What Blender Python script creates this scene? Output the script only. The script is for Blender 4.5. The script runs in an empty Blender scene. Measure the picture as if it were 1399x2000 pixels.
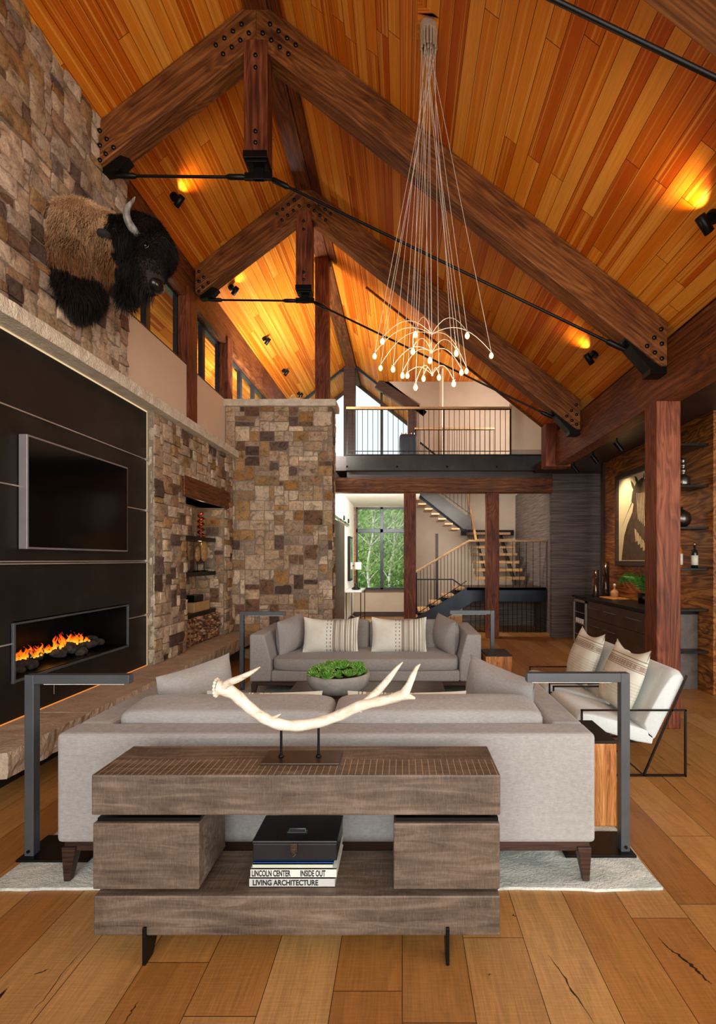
import bpy, bmesh, math, random
from mathutils import Vector, Matrix, noise
random.seed(7)
S = bpy.context.scene
PI = math.pi
# ---------------------------------------------------------------- camera
F = 944.0; CX = 786.0; CY = 1093.0; H = 1.65
cam = bpy.data.cameras.new('camera'); camo = bpy.data.objects.new('camera', cam); S.collection.objects.link(camo)
camo.location = (0, 0, H); camo.rotation_euler = (PI/2, 0, 0)
cam.sensor_fit = 'HORIZONTAL'; cam.sensor_width = 36; cam.lens = F/1399*36
cam.shift_x = -(CX-699.5)/1399; cam.shift_y = (CY-1000)/1399
cam.clip_start = .05; cam.clip_end = 200
S.camera = camo
# ---------------------------------------------------------------- world and light
S.view_settings.view_transform = 'Standard'; S.view_settings.look = 'None'
S.view_settings.exposure = 0.2; S.view_settings.gamma = 1.0; S.view_settings.use_curve_mapping = False
W = bpy.data.worlds.new('sky'); S.world = W; W.use_nodes = True
W.node_tree.nodes['Background'].inputs[0].default_value = (.80, .92, .93, 1)
W.node_tree.nodes['Background'].inputs[1].default_value = 1.05

def light(kind, loc, energy, color=(1, 1, 1), size=.1, size_y=None, target=None, spot=None, blend=.5, name='daylight_and_fill'):
    l = bpy.data.lights.new(name, kind); l.energy = energy; l.color = color
    if kind == 'AREA':
        l.shape = 'RECTANGLE'; l.size = size; l.size_y = size_y or size
    elif kind == 'SUN':
        l.angle = size
    else:
        l.shadow_soft_size = size
    if kind == 'SPOT':
        l.spot_size = spot; l.spot_blend = blend
    o = bpy.data.objects.new(name, l); S.collection.objects.link(o); o.location = loc
    if target is not None:
        o.rotation_euler = (Vector(target)-Vector(loc)).to_track_quat('-Z', 'Y').to_euler()
    return o
# daylight of the big glass wall behind the viewer; hall, stair and loft areas are added fill
light('SUN', (-20, 5, 20), 3.2, (1, .96, .88), .02, target=(-20+14, 5+6, 20-13), name='sun')
light('AREA', (.3, -3.6, 2.7), 430, (1, .985, .96), 6.5, 4.6, target=(0, 6, 2.9))
light('AREA', (5.2, 1.0, 1.8), 230, (1, .985, .95), 4.5, 2.6, target=(-2, 4.5, 1.6))
light('AREA', (-.5, 10.43, 2.98), 95, (1, .99, .94), 1.5, .2, target=(-.5, 13.5, .8))  # added fill, hidden behind the header beam, to brighten the hall
light('AREA', (-2.0, 8.75, 4.0), 190, (1, .97, .9), 1.4, .5, target=(-2.0, 10.5, 6.4))  # added fill, unseen behind the stone wall top, lifts the loft ceiling
light('AREA', (2.7, 10.4, 4.9), 80, (1, .97, .92), .9, 1.4, target=(1.2, 12.8, 5.2))  # added fill, unseen behind the loft front wall, brightens the loft
light('AREA', (1.1, 10.45, 2.95), 40, (1, .97, .92), 1.3, .2, target=(1.4, 13.8, 1.4))  # added fill behind the same beam, brightens the stairs

# ---------------------------------------------------------------- helpers
def tag(o, label=None, cat=None, group=None, kind=None):
    if label: o['label'] = label
    if cat: o['category'] = cat
    if group: o['group'] = group
    if kind: o['kind'] = kind
    return o

def thing(name, loc, label, cat, group=None, rz=0):
    o = bpy.data.objects.new(name, None); S.collection.objects.link(o)
    o.empty_display_size = .1
    o.location = loc; o.rotation_euler = (0, 0, rz)
    return tag(o, label, cat, group)

def adopt(o, parent, local=False):
    o.parent = parent
    if not local:
        m = parent_matrix(parent)
        o.matrix_parent_inverse = m.inverted()

def parent_matrix(p):
    m = Matrix.Translation(p.location) @ p.rotation_euler.to_matrix().to_4x4()
    if p.parent:
        m = parent_matrix(p.parent) @ p.matrix_parent_inverse @ m
    return m

class G:
    """collects geometry, out() links it as one mesh object"""
    def __init__(s): s.v = []; s.f = []; s.m = []; s.c = []; s.sm = []
    def add(s, vs, fs, mi=0, col=None, smooth=False):
        b = len(s.v); s.v += [tuple(x) for x in vs]
        for f in fs:
            s.f.append(tuple(i+b for i in f)); s.m.append(mi); s.c.append(col); s.sm.append(smooth)
        return s
    def box(s, x0, x1, y0, y1, z0, z1, mi=0, M=None, col=None):
        vs = [Vector((x, y, z)) for x in (x0, x1) for y in (y0, y1) for z in (z0, z1)]
        if M is not None: vs = [M @ v for v in vs]
        return s.add(vs, [(0, 1, 3, 2), (4, 6, 7, 5), (0, 4, 5, 1), (2, 3, 7, 6), (0, 2, 6, 4), (1, 5, 7, 3)], mi, col)
    def prism(s, pts, vec, mi=0, col=None):
        n = len(pts); a = [Vector(p) for p in pts]; vec = Vector(vec); b = [p+vec for p in a]
        return s.add(a+b, [tuple(range(n))[::-1], tuple(range(n, 2*n))]+[(i, (i+1) % n, n+(i+1) % n, n+i) for i in range(n)], mi, col)
    def poly(s, pts, mi=0): return s.add(pts, [tuple(range(len(pts)))], mi)
    def bar(s, p0, p1, w, h, up=(0, 0, 1), mi=0):
        p0 = Vector(p0); p1 = Vector(p1); d = (p1-p0).normalized(); up = Vector(up)
        if abs(d.dot(up)) > .99: up = Vector((0, 1, 0))
        sx = d.cross(up).normalized(); sz = sx.cross(d).normalized()
        vs = [p+sx*a*w/2+sz*b*h/2 for p in (p0, p1) for a, b in ((-1, -1), (1, -1), (1, 1), (-1, 1))]
        return s.add(vs, [(3, 2, 1, 0), (4, 5, 6, 7)]+[(i, (i+1) % 4, 4+(i+1) % 4, 4+i) for i in range(4)], mi)
    def tube(s, pts, r, seg=8, mi=0, cap=True, col=None):
        pts = [Vector(p) for p in pts]; n = len(pts)
        rs = r if isinstance(r, (list, tuple)) else [r]*n
        rings = []; prev = None
        for i, p in enumerate(pts):
            d = (pts[min(i+1, n-1)]-pts[max(i-1, 0)]).normalized()
            if prev is None:
                a = d.orthogonal().normalized()
            else:
                a = (prev-d*prev.dot(d)).normalized()
            prev = a; b = d.cross(a)
            rings.append([p+(a*math.cos(2*PI*k/seg)+b*math.sin(2*PI*k/seg))*rs[i] for k in range(seg)])
        vs = [v for rg in rings for v in rg]; fs = []
        for i in range(n-1):
            for k in range(seg):
                fs.append((i*seg+k, i*seg+(k+1) % seg, (i+1)*seg+(k+1) % seg, (i+1)*seg+k))
        s.add(vs, fs, mi, col, True)
        if cap: s.add(rings[0], [tuple(range(seg))[::-1]], mi, col); s.add(rings[-1], [tuple(range(seg))], mi, col)
        return s
    def cyl(s, p0, p1, r, seg=16, mi=0, r2=None): return s.tube([p0, p1], [r, r if r2 is None else r2], seg, mi)
    def lathe(s, prof, c=(0, 0, 0), seg=32, mi=0, col=None):
        c = Vector(c); vs = []; fs = []
        for r, z in prof:
            for k in range(seg): vs.append(c+Vector((r*math.cos(2*PI*k/seg), r*math.sin(2*PI*k/seg), z)))
        for i in range(len(prof)-1):
            for k in range(seg): fs.append((i*seg+k, i*seg+(k+1) % seg, (i+1)*seg+(k+1) % seg, (i+1)*seg+k))
        fs.append(tuple(range(seg))[::-1]); fs.append(tuple((len(prof)-1)*seg+k for k in range(seg)))
        return s.add(vs, fs, mi, col, True)
    def ell(s, c, r, M=None, e1=1, e2=1, nu=24, nv=14, mi=0):
        """superellipsoid"""
        def pw(x, e): return math.copysign(abs(x)**e, x)
        vs = []; c = Vector(c)
        for j in range(nv+1):
            ph = -PI/2+PI*j/nv
            for i in range(nu):
                th = 2*PI*i/nu
                p = Vector((r[0]*pw(math.cos(ph), e1)*pw(math.cos(th), e2), r[1]*pw(math.cos(ph), e1)*pw(math.sin(th), e2), r[2]*pw(math.sin(ph), e1)))
                if M is not None: p = M @ p
                vs.append(c+p)
        fs = [(j*nu+i, j*nu+(i+1) % nu, (j+1)*nu+(i+1) % nu, (j+1)*nu+i) for j in range(nv) for i in range(nu)]
        return s.add(vs, fs, mi, None, True)
    def out(s, name, mats, parent=None, bevel=0, local=False, smooth=None, seg=2, loc=None, weld=False):
        me = bpy.data.meshes.new(name); me.from_pydata(s.v, [], s.f)
        if not isinstance(mats, (list, tuple)): mats = [mats]
        for m in mats: me.materials.append(m)
        me.polygons.foreach_set('material_index', s.m)
        me.polygons.foreach_set('use_smooth', s.sm if smooth is None else [smooth]*len(s.f))
        if any(c is not None for c in s.c):
            at = me.color_attributes.new('Col', 'FLOAT_COLOR', 'CORNER'); li = 0
            for p, c in zip(me.polygons, s.c):
                c = c or (1, 1, 1)
                for k in p.loop_indices: at.data[k].color = (c[0], c[1], c[2], 1)
        if weld:
            bm = bmesh.new(); bm.from_mesh(me); bmesh.ops.remove_doubles(bm, verts=bm.verts, dist=1e-5); bmesh.ops.recalc_face_normals(bm, faces=bm.faces); bm.to_mesh(me); bm.free()
        me.update()
        o = bpy.data.objects.new(name, me); S.collection.objects.link(o)
        if loc is not None: o.location = loc
        if bevel:
            b = o.modifiers.new('bevel', 'BEVEL'); b.width = bevel; b.segments = seg; b.limit_method = 'ANGLE'; b.angle_limit = .6
        if parent is not None: adopt(o, parent, local)
        return o

def struct(o): o['kind'] = 'structure'; return o

def kids(o): return [c for c in bpy.data.objects if c.parent is o]
def dup(o, dloc=(0, 0, 0), label=None, group=None, parent=None, rz=None):
    ch = kids(o)
    c = o.copy(); S.collection.objects.link(c)
    if parent is not None: c.parent = parent
    c.location = Vector(o.location)+Vector(dloc)
    if rz is not None: c.rotation_euler[2] = rz
    if label: c['label'] = label
    if group: c['group'] = group
    for k in ch: dup(k, parent=c)
    return c
def at(px, py, d):
    """a point of the photograph at a real distance d -> place in the room"""
    return Vector(((px-CX)*d/F, d, H-(py-CY)*d/F))

# ---------------------------------------------------------------- materials
def hexc(h):
    c = [int(h[i:i+2], 16)/255 for i in (0, 2, 4)]
    return tuple((x/12.92 if x <= .04045 else ((x+.055)/1.055)**2.4) for x in c)+(1,)
class NT:
    def __init__(s, name):
        s.mat = bpy.data.materials.new(name); s.mat.use_nodes = True; s.t = s.mat.node_tree; s.b = s.t.nodes['Principled BSDF']
        s.out = s.t.nodes['Material Output']
    def n(s, ty, **kw):
        nd = s.t.nodes.new(ty)
        for k, v in kw.items(): setattr(nd, k, v)
        return nd
    def l(s, a, b): s.t.links.new(a, b)
    def val(s, sock, v):
        if hasattr(v, 'is_linked') or isinstance(v, bpy.types.NodeSocket): s.l(v, sock)
        else: sock.default_value = v
    def math(s, op, a, b=0.0, c=None):
        nd = s.n('ShaderNodeMath', operation=op); s.val(nd.inputs[0], a); s.val(nd.inputs[1], b)
        if c is not None: s.val(nd.inputs[2], c)
        return nd.outputs[0]
    def coord(s, scale=(1, 1, 1), rot=(0, 0, 0), kind='Object'):
        tc = s.n('ShaderNodeTexCoord'); mp = s.n('ShaderNodeMapping'); mp.inputs['Scale'].default_value = scale; mp.inputs['Rotation'].default_value = rot
        s.l(tc.outputs[kind], mp.inputs['Vector']); return mp.outputs[0]
    def noise(s, vec, scale=5, detail=4, rough=.5, dist=0):
        nd = s.n('ShaderNodeTexNoise'); s.l(vec, nd.inputs['Vector']); nd.inputs['Scale'].default_value = scale
        nd.inputs['Detail'].default_value = detail; nd.inputs['Roughness'].default_value = rough; nd.inputs['Distortion'].default_value = dist
        return nd.outputs['Fac']
    def ramp(s, fac, stops):
        nd = s.n('ShaderNodeValToRGB'); s.l(fac, nd.inputs[0]); e = nd.color_ramp.elements
        while len(e) < len(stops): e.new(.5)
        for k, (p, c) in enumerate(stops):
            e[k].position = p; e[k].color = hexc(c) if isinstance(c, str) else c
        return nd.outputs[0]
    def mix(s, fac, a, b, mode='MIX'):
        nd = s.n('ShaderNodeMix', data_type='RGBA', blend_type=mode); s.val(nd.inputs[0], fac); s.val(nd.inputs[6], a); s.val(nd.inputs[7], b)
        return nd.outputs[2]
    def bump(s, h, st=.3, dist=.01):
        nd = s.n('ShaderNodeBump'); s.l(h, nd.inputs['Height']); nd.inputs['Strength'].default_value = st; nd.inputs['Distance'].default_value = dist
        s.l(nd.outputs[0], s.b.inputs['Normal']); return nd
    def set(s, col=None, rough=None, metal=None, spec=None):
        if col is not None: s.val(s.b.inputs['Base Color'], hexc(col) if isinstance(col, str) else col)
        if rough is not None: s.val(s.b.inputs['Roughness'], rough)
        if metal is not None: s.b.inputs['Metallic'].default_value = metal
        if spec is not None: s.b.inputs['Specular IOR Level'].default_value = spec
        return s.mat

def plain(name, c1, c2=None, rough=.6, metal=0, scale=8, bump=.1, dist=.003, spec=None):
    t = NT(name); v = t.coord(); n = t.noise(v, scale, 5, .6)
    c2 = c2 or c1
    col = t.ramp(n, [(.3, c1), (.7, c2)])
    if bump: t.bump(t.noise(v, scale*6, 3, .6), bump, dist)
    return t.set(col, rough, metal, spec)

def wood(name, dark, mid, light, axis=0, rough=.45, ring=1.0, bump=.25, cut=None, stretch=12, spec=None, ringa=.10):
    t = NT(name); sc = [1.0*ring*stretch]*3; sc[axis] = 1.0*ring
    v = t.coord(tuple(sc)); n1 = t.noise(v, .55, 3, .5, .5)
    sc2 = [46]*3; sc2[axis] = 1.6; n2 = t.noise(t.coord(tuple(sc2)), 1, 4, .65)
    rings = t.math('SINE', t.math('MULTIPLY', n1, 95.0)); rr = t.math('MULTIPLY', t.math('ADD', rings, 1.0), .5)
    f = t.math('ADD', t.math('MULTIPLY', rr, ringa), t.math('MULTIPLY', n2, .6))
    f = t.math('ADD', f, t.math('MULTIPLY', t.noise(t.coord(), 1.4, 3), .3))
    col = t.ramp(f, [(.36, dark), (.52, mid), (.68, light)])
    # knots
    vo = t.n('ShaderNodeTexVoronoi'); sk = [3.0]*3; sk[axis] = 1.2; t.l(t.coord(tuple(sk)), vo.inputs['Vector']); vo.inputs['Scale'].default_value = 1.0
    km = t.ramp(t.math('ADD', vo.outputs['Distance'], t.math('MULTIPLY', n2, .05)), [(.09, (1, 1, 1, 1)), (.15, (0, 0, 0, 1))])
    col = t.mix(t.math('MULTIPLY', km, .7), col, hexc(dark))
    t.bump(f, bump, .004)
    return t.set(col, rough, 0, spec)

def planks(name, w, L, cols, gap=.003, rough=.4, across=0, along=1, gapcol='200a04', grain=.35, knots=False, bump=.3, spec=None, cross=None, ringamt=.2, streak=None):
    t = NT(name); tc = t.n('ShaderNodeTexCoord'); sp = t.n('ShaderNodeSeparateXYZ'); t.l(tc.outputs['Object'], sp.inputs[0])
    x = sp.outputs[across]; y = sp.outputs[along]
    v = t.math('DIVIDE', x, w); row = t.math('FLOOR', v); fv = t.math('FRACT', v)
    w1 = t.n('ShaderNodeTexWhiteNoise', noise_dimensions='1D'); t.l(row, w1.inputs['W'])
    u = t.math('ADD', t.math('DIVIDE', y, L), t.math('MULTIPLY', w1.outputs['Value'], 7.3)); cell = t.math('FLOOR', u); fu = t.math('FRACT', u)
    cb = t.n('ShaderNodeCombineXYZ'); t.l(row, cb.inputs[0]); t.l(cell, cb.inputs[1])
    w2 = t.n('ShaderNodeTexWhiteNoise', noise_dimensions='3D'); t.l(cb.outputs[0], w2.inputs['Vector'])
    r = w2.outputs['Value']
    base = t.ramp(r, [(i/(len(cols)-1), c) for i, c in enumerate(cols)])
    # grain, shifted per board
    cb2 = t.n('ShaderNodeCombineXYZ'); t.l(t.math('ADD', t.math('MULTIPLY', x, 16/w*.12), t.math('MULTIPLY', r, 50)), cb2.inputs[0]); t.l(t.math('ADD', t.math('MULTIPLY', y, 1.0), t.math('MULTIPLY', r, 31)), cb2.inputs[1])
    g = t.noise(cb2.outputs[0], 1.0, 6, .6, .5)
    cb3 = t.n('ShaderNodeCombineXYZ'); t.l(t.math('ADD', t.math('MULTIPLY', x, 120), t.math('MULTIPLY', r, 50)), cb3.inputs[0]); t.l(t.math('MULTIPLY', y, 4), cb3.inputs[1])
    g2 = t.noise(cb3.outputs[0], 1.0, 3, .6)
    ri = t.math('MULTIPLY', t.math('ADD', t.math('SINE', t.math('MULTIPLY', g, 40)), 1.0), .5)
    gg = t.math('ADD', t.math('MULTIPLY', ri, ringamt), t.math('ADD', t.math('MULTIPLY', g2, .6), t.math('MULTIPLY', g, .3)))
    if cross:
        g4 = t.noise(t.coord((9, 170, 1)), 1, 3, .6); gg = t.math('ADD', gg, t.math('MULTIPLY', t.math('SUBTRACT', g4, .5), cross))
    fac = t.ramp(gg, [(.3, (1-grain, 1-grain, 1-grain, 1)), (.8, (1.0+grain*.45,)*3+(1,))])
    col = t.mix(1.0, base, fac, 'MULTIPLY')
    if streak:
        cb5 = t.n('ShaderNodeCombineXYZ'); t.l(t.math('ADD', t.math('MULTIPLY', x, 38), t.math('MULTIPLY', r, 80)), cb5.inputs[0]); t.l(t.math('MULTIPLY', y, .35), cb5.inputs[1])
        sm = t.ramp(t.noise(cb5.outputs[0], 1, 2, .5), [(.52, (0, 0, 0, 1)), (.62, (1, 1, 1, 1))]); col = t.mix(t.math('MULTIPLY', sm, .6), col, hexc(streak))
    if knots:
        vo = t.n('ShaderNodeTexVoronoi'); vo.inputs['Scale'].default_value = 1.0
        cb4 = t.n('ShaderNodeCombineXYZ'); t.l(t.math('MULTIPLY', x, 3.2), cb4.inputs[0]); t.l(t.math('MULTIPLY', y, 1.5), cb4.inputs[1]); t.l(cb4.outputs[0], vo.inputs['Vector'])
        km = t.ramp(t.math('ADD', vo.outputs['Distance'], t.math('MULTIPLY', g, .12)), [(.09, (1, 1, 1, 1)), (.20, (0, 0, 0, 1))])
        col = t.mix(t.math('MULTIPLY', km, .75), col, hexc('3a1c0a'))
        # long black-filled checks, rare
        ck = t.noise(t.coord((14, .9, 1)), 1, 2, .4)
        cm = t.ramp(ck, [(.745, (0, 0, 0, 1)), (.765, (1, 1, 1, 1))]); col = t.mix(cm, col, hexc('241206'))
    e = t.math('MINIMUM', fv, t.math('SUBTRACT', 1.0, fv)); e = t.math('MULTIPLY', e, w)
    e2 = t.math('MULTIPLY', t.math('MINIMUM', fu, t.math('SUBTRACT', 1.0, fu)), L)
    ee = t.math('MINIMUM', e, e2)
    gm = t.ramp(t.math('DIVIDE', ee, gap), [(.55, (0, 0, 0, 1)), (1.0, (1, 1, 1, 1))])
    col = t.mix(gm, hexc(gapcol), col)
    hh = t.math('ADD', gm, t.math('MULTIPLY', gg, .15)); t.bump(hh, bump, .003)
    return t.set(col, rough, 0, spec)

def emis(name, col, st):
    t = NT(name); e = t.n('ShaderNodeEmission'); e.inputs[0].default_value = hexc(col); e.inputs[1].default_value = st
    t.l(e.outputs[0], t.out.inputs[0]); return t.mat

def glassy(name, tint='ffffff', gl=.012):
    t = NT(name); tr = t.n('ShaderNodeBsdfTransparent'); tr.inputs[0].default_value = hexc(tint)
    g = t.n('ShaderNodeBsdfGlossy'); g.inputs['Roughness'].default_value = .4
    m = t.n('ShaderNodeMixShader'); m.inputs[0].default_value = gl
    t.l(tr.outputs[0], m.inputs[1]); t.l(g.outputs[0], m.inputs[2]); t.l(m.outputs[0], t.out.inputs[0]); return t.mat

M = {}
M['ceil'] = planks('ceiling_boards', .125, 3.4, ['ac4a04', 'd47414', 'de8826', 'c66208', 'b85206', 'd87c1a', 'e49838', 'c05c0a'], .0028, .5, gapcol='3a1402', grain=.22, bump=.2, spec=.22, ringamt=.12, streak='e4a044')
M['floor'] = planks('oak_floor', .264, 2.3, ['a26a32', 'b88448', 'aa743a', 'be8e54', '9a642e', 'b27c40'], .0020, .42, gapcol='3c2008', grain=.36, knots=True, bump=.25, spec=.4, cross=.5, ringamt=.12)
M['beam'] = wood('timber', '40200c', '6e3e1a', '965f30', 0, .55, 1.0, .25, stretch=6, spec=.25)
M['beamz'] = wood('timber_post', '401a0c', '70381e', '925434', 2, .55, 1.0, .25, stretch=6, spec=.25)
M['beamy'] = wood('timber_long', '3a180a', '643416', '884e28', 1, .5, 1.0, .25, stretch=6, spec=.3)
M['wallwood'] = wood('panelled_wood', '3c1c06', '84480f', 'b47830', 1, .4, 1.0, .2, stretch=5, ringa=.17)
M['console'] = wood('console_wood', '3a2a22', '66503f', '8a7360', 0, .5, 1.6, .5, stretch=14)
M['darkwood'] = wood('dark_walnut', '1c100a', '3a241a', '4c3226', 0, .45, 1.2, .2)
M['reclaimed'] = wood('reclaimed_pine', '7a4018', 'b87434', 'd89c5c', 2, .6, 2.2, .7, stretch=10)
M['steel'] = plain('blackened_steel', '1e1a17', '332d28', .42, .5, 2.5, .15, .002)
M['metal'] = plain('dark_metal', '4a4d50', '5c5f62', .35, .35, 3, .05)
M['seam'] = plain('bright_seam', 'a89c90', 'c0b4a8', .3, .5, 3, .0)
M['tvside'] = plain('tv_side', '7c7474', '908888', .35, .3, 3, .0)
M['black'] = plain('black_metal', '0b0a0a', '141313', .4, .6, 5, .05)
M['bronze'] = plain('bronze_metal', '4a4038', '6c5e50', .3, .9, 5, .05)
M['chrome'] = plain('polished_nickel', 'b8aa98', 'd6cabc', .12, 1, 5, 0)
M['beige'] = plain('beige_plaster', 'e2c8aa', 'e8d0b4', .85, 0, 1.5, .05)
M['white'] = plain('pale_plaster', 'e2ddd2', 'e8e4da', .85, 0, 1.5, .05)
M['taupe'] = plain('taupe_plaster', 'a89480', 'b39f8b', .85, 0, 1.5, .05)
M['mantel'] = plain('limestone', 'ccbca2', 'f0e2ca', .8, 0, 9, 1.0, .02)
M['hearth'] = plain('flagstone', 'a4907a', 'c6b298', .7, 0, 6, .9, .012)
M['sofa'] = None
M['pane'] = glassy('window_glass', 'ffffff', .012)
M['frame'] = plain('window_metal', '24262a', '34373a', .35, .4, 5, 0)
M['lite'] = emis('warm_bulb', 'ffb866', 9)
M['led'] = emis('warm_strip', 'ffdca8', .75)
M['led2'] = emis('warm_floor_strip', 'ff9a40', .8)

def linen(name, c1, c2):
    t = NT(name); a = t.noise(t.coord((40, 500, 40)), 1, 2, .6); b = t.noise(t.coord((500, 40, 500)), 1, 2, .6); c = t.noise(t.coord((40, 40, 500)), 1, 2)
    f = t.math('MULTIPLY', t.math('ADD', t.math('ADD', a, b), c), .333); f = t.math('ADD', t.math('MULTIPLY', f, .7), t.math('MULTIPLY', t.noise(t.coord(), 1.5, 3), .3))
    col = t.ramp(f, [(.35, c1), (.65, c2)]); t.bump(f, .35, .003)
    t.set(col, .95, 0, .15); t.b.inputs['Sheen Weight'].default_value = .15; return t.mat
M['sofa'] = linen('grey_linen', '87837f', 'aeaaa6')
M['cream'] = linen('ivory_leather', 'c4cac7', 'dce2df')

def stone_mat():
    t = NT('rubble_stone'); at_ = t.n('ShaderNodeAttribute', attribute_name='Col')
    v = t.coord(); n1 = t.noise(v, 9, 8, .7, .8); n2 = t.noise(v, 38, 6, .7)
    f = t.ramp(n1, [(.32, (.38, .33, .30, 1)), (.44, (.85, .82, .78, 1)), (.52, (1.05, 1.03, 1, 1)), (.7, (1.4, 1.3, 1.15, 1))])
    col = t.mix(1, at_.outputs['Color'], f, 'MULTIPLY')
    f2 = t.ramp(n2, [(.32, (.55, .5, .46, 1)), (.5, (1, 1, 1, 1)), (.7, (1.2, 1.18, 1.15, 1))])
    col = t.mix(.7, col, t.mix(1, col, f2, 'MULTIPLY'))
    t.bump(t.math('ADD', n1, t.math('MULTIPLY', n2, .6)), .9, .02)
    return t.set(col, .85, 0, .25)
M['stone'] = stone_mat()
M['mortar'] = plain('mortar', '7a6a58', '8e7d6a', .95, 0, 20, .5, .006)
PAL = ['c0a284', 'c8ad90', 'b09478', 'a48a70', 'd2bca0', '96765a', '785a46', '6a564c', 'a88458', 'b49a78', '9a8676', 'c4ae98', 'b8a088', '5e4a40', '9c7448', 'bea68c', 'c6b098', 'ae9680']
PAL = [hexc(c)[:3] for c in PAL]

def stones(g, O, U, V, Nn, w, h, holes=(), cell=.075, mw=4, mh=3, pr=(.006, .03), seed=1, shape=None, rough=.010, pal=PAL):
    """squared rubble laid on the rectangle O + u*U + v*V, standing out along Nn"""
    rnd = random.Random(seed); nu = max(1, round(w/cell)); nv = max(1, round(h/cell)); cu = w/nu; cv = h/nv
    O = Vector(O); U = Vector(U); V = Vector(V); Nn = Vector(Nn)
    occ = [[False]*nu for _ in range(nv)]
    def blocked(i, j):
        u = (i+.5)*cu; v = (j+.5)*cv
        if shape and not shape(u, v): return True
        return any(a < u < c and b < v < d for a, b, c, d in holes)
    for j in range(nv):
        for i in range(nu):
            if blocked(i, j): occ[j][i] = True
            elif not occ[j][i]:
                W_ = rnd.choice([2, 2, 3, 3, 3, 4, 4, 5][:mw+3]); H_ = rnd.choice([1, 2, 2, 2, 3][:mh+2])
                W_ = min(W_, mw); H_ = min(H_, mh)
                if H_ == 3 and W_ < 2: W_ = 2
                if H_ == 1 and W_ < 2: H_ = 2
                ww = 0
                while ww < W_ and i+ww < nu and not occ[j][i+ww] and not blocked(i+ww, j): ww += 1
                hh = 0
                while hh < H_ and j+hh < nv and all((not occ[j+hh][i+k]) and (not blocked(i+k, j+hh)) for k in range(ww)): hh += 1
                hh = max(hh, 1)
                for a in range(hh):
                    for b in range(ww): occ[j+a][i+b] = True
                m = .006; u0 = i*cu+m+rnd.uniform(-.003, .004); u1 = (i+ww)*cu-m+rnd.uniform(-.004, .003); v0 = j*cv+m+rnd.uniform(-.003, .003); v1 = (j+hh)*cv-m+rnd.uniform(-.003, .003)
                base = rnd.choice(pal); k_ = rnd.uniform(.82, 1.12); col = tuple(c*k_ for c in base); p0 = rnd.uniform(*pr)
                a = max(2, round((u1-u0)/.05)+1); b = max(2, round((v1-v0)/.05)+1)
                tl = (rnd.uniform(-.008, .008), rnd.uniform(-.008, .008)); vs = []
                for y in range(b+1):
                    for x in range(a+1):
                        fu = x/a; fv = y/b; e = 0
                        if x in (0, a) or y in (0, b): e = -.008
                        q = O+U*(u0+(u1-u0)*fu)+V*(v0+(v1-v0)*fv)
                        nz = noise.noise(q*9.0)*rough+noise.noise(q*23.0)*rough*.7
                        ed = noise.noise(q*14.0+Vector((5, 3, 1)))*.006
                        vs.append(q+Nn*(p0+nz+e+tl[0]*(fu-.5)+tl[1]*(fv-.5))+U*(ed if y in (0, b) or x in (0, a) else 0)+V*ed*.6)
                fs = [(y*(a+1)+x, y*(a+1)+x+1, (y+1)*(a+1)+x+1, (y+1)*(a+1)+x) for y in range(b) for x in range(a)]
                g.add(vs, fs, 0, col, True)
                ring = [y*(a+1)+x for x, y in [(x, 0) for x in range(a+1)]+[(a, y) for y in range(1, b+1)]+[(x, b) for x in range(a-1, -1, -1)]+[(0, y) for y in range(b-1, 0, -1)]]
                top = [vs[k] for k in ring]; bot = [v-Nn*(Nn.dot(v-O)+.002) for v in top]; n = len(top)
                g.add(top+bot, [(k, n+k, n+(k+1) % n, (k+1) % n) for k in range(n)], 0, col)

M['screen'] = plain('screen', '020202', '030303', .12, 0, 1, 0, spec=.3)
# ================================================================ STRUCTURE
RX, RZ, PT = -1.391, 7.01, .79
def zr(x): return RZ-PT*abs(x-RX)
TH = math.atan(PT); CT = 1/math.cos(TH)
WX = -2.956      # window wall
# floor
g = G().box(-3.4, 5.6, -4, 14.3, -.12, 0)
rnd = random.Random(12)
def crack(pts, w0):
    ps = [at(px, py, H*F/(py-CY)) for px, py in pts]; P = []
    for a, b in zip(ps, ps[1:]):
        for k in range(6): P.append(a.lerp(b, k/6)+Vector((rnd.gauss(0, .0025), 0, 0)))
    L = [(p.x-w0*rnd.uniform(.2, 1)*math.sin(PI*(i+.6)/len(P)), p.y, .0006) for i, p in enumerate(P)]; R = [(p.x+w0*rnd.uniform(.2, 1)*math.sin(PI*(i+.6)/len(P)), p.y, .0006) for i, p in enumerate(P)]
    n = len(P); g.add(L+R, [(i, n+i, n+i+1, i+1) for i in range(n-1)], 1)
crack([(1071, 1864), (1100, 1905), (1128, 1950), (1166, 2010)], .005); crack([(270, 1956), (255, 1978), (240, 2004)], .004)
crack([(1285, 1830), (1310, 1856), (1345, 1880), (1362, 1895), (1380, 1915), (1396, 1926)], .010); crack([(172, 1846), (130, 1890), (90, 1945), (40, 2005)], .002)
crack([(1262, 1488), (1300, 1522), (1335, 1555), (1366, 1581)], .004); crack([(1340, 1490), (1352, 1496)], .016); crack([(66, 1904), (104, 1890)], .008); crack([(1003, 1785), (1006, 1792)], .006); crack([(955, 1902), (958, 1906)], .006); crack([(0, 1690), (60, 1642), (96, 1612)], .0012)
struct(g.out('floor', [M['floor'], plain('filled_crack', '1c1008', '2a180c', .5, 0, 30, 0)]))
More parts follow.
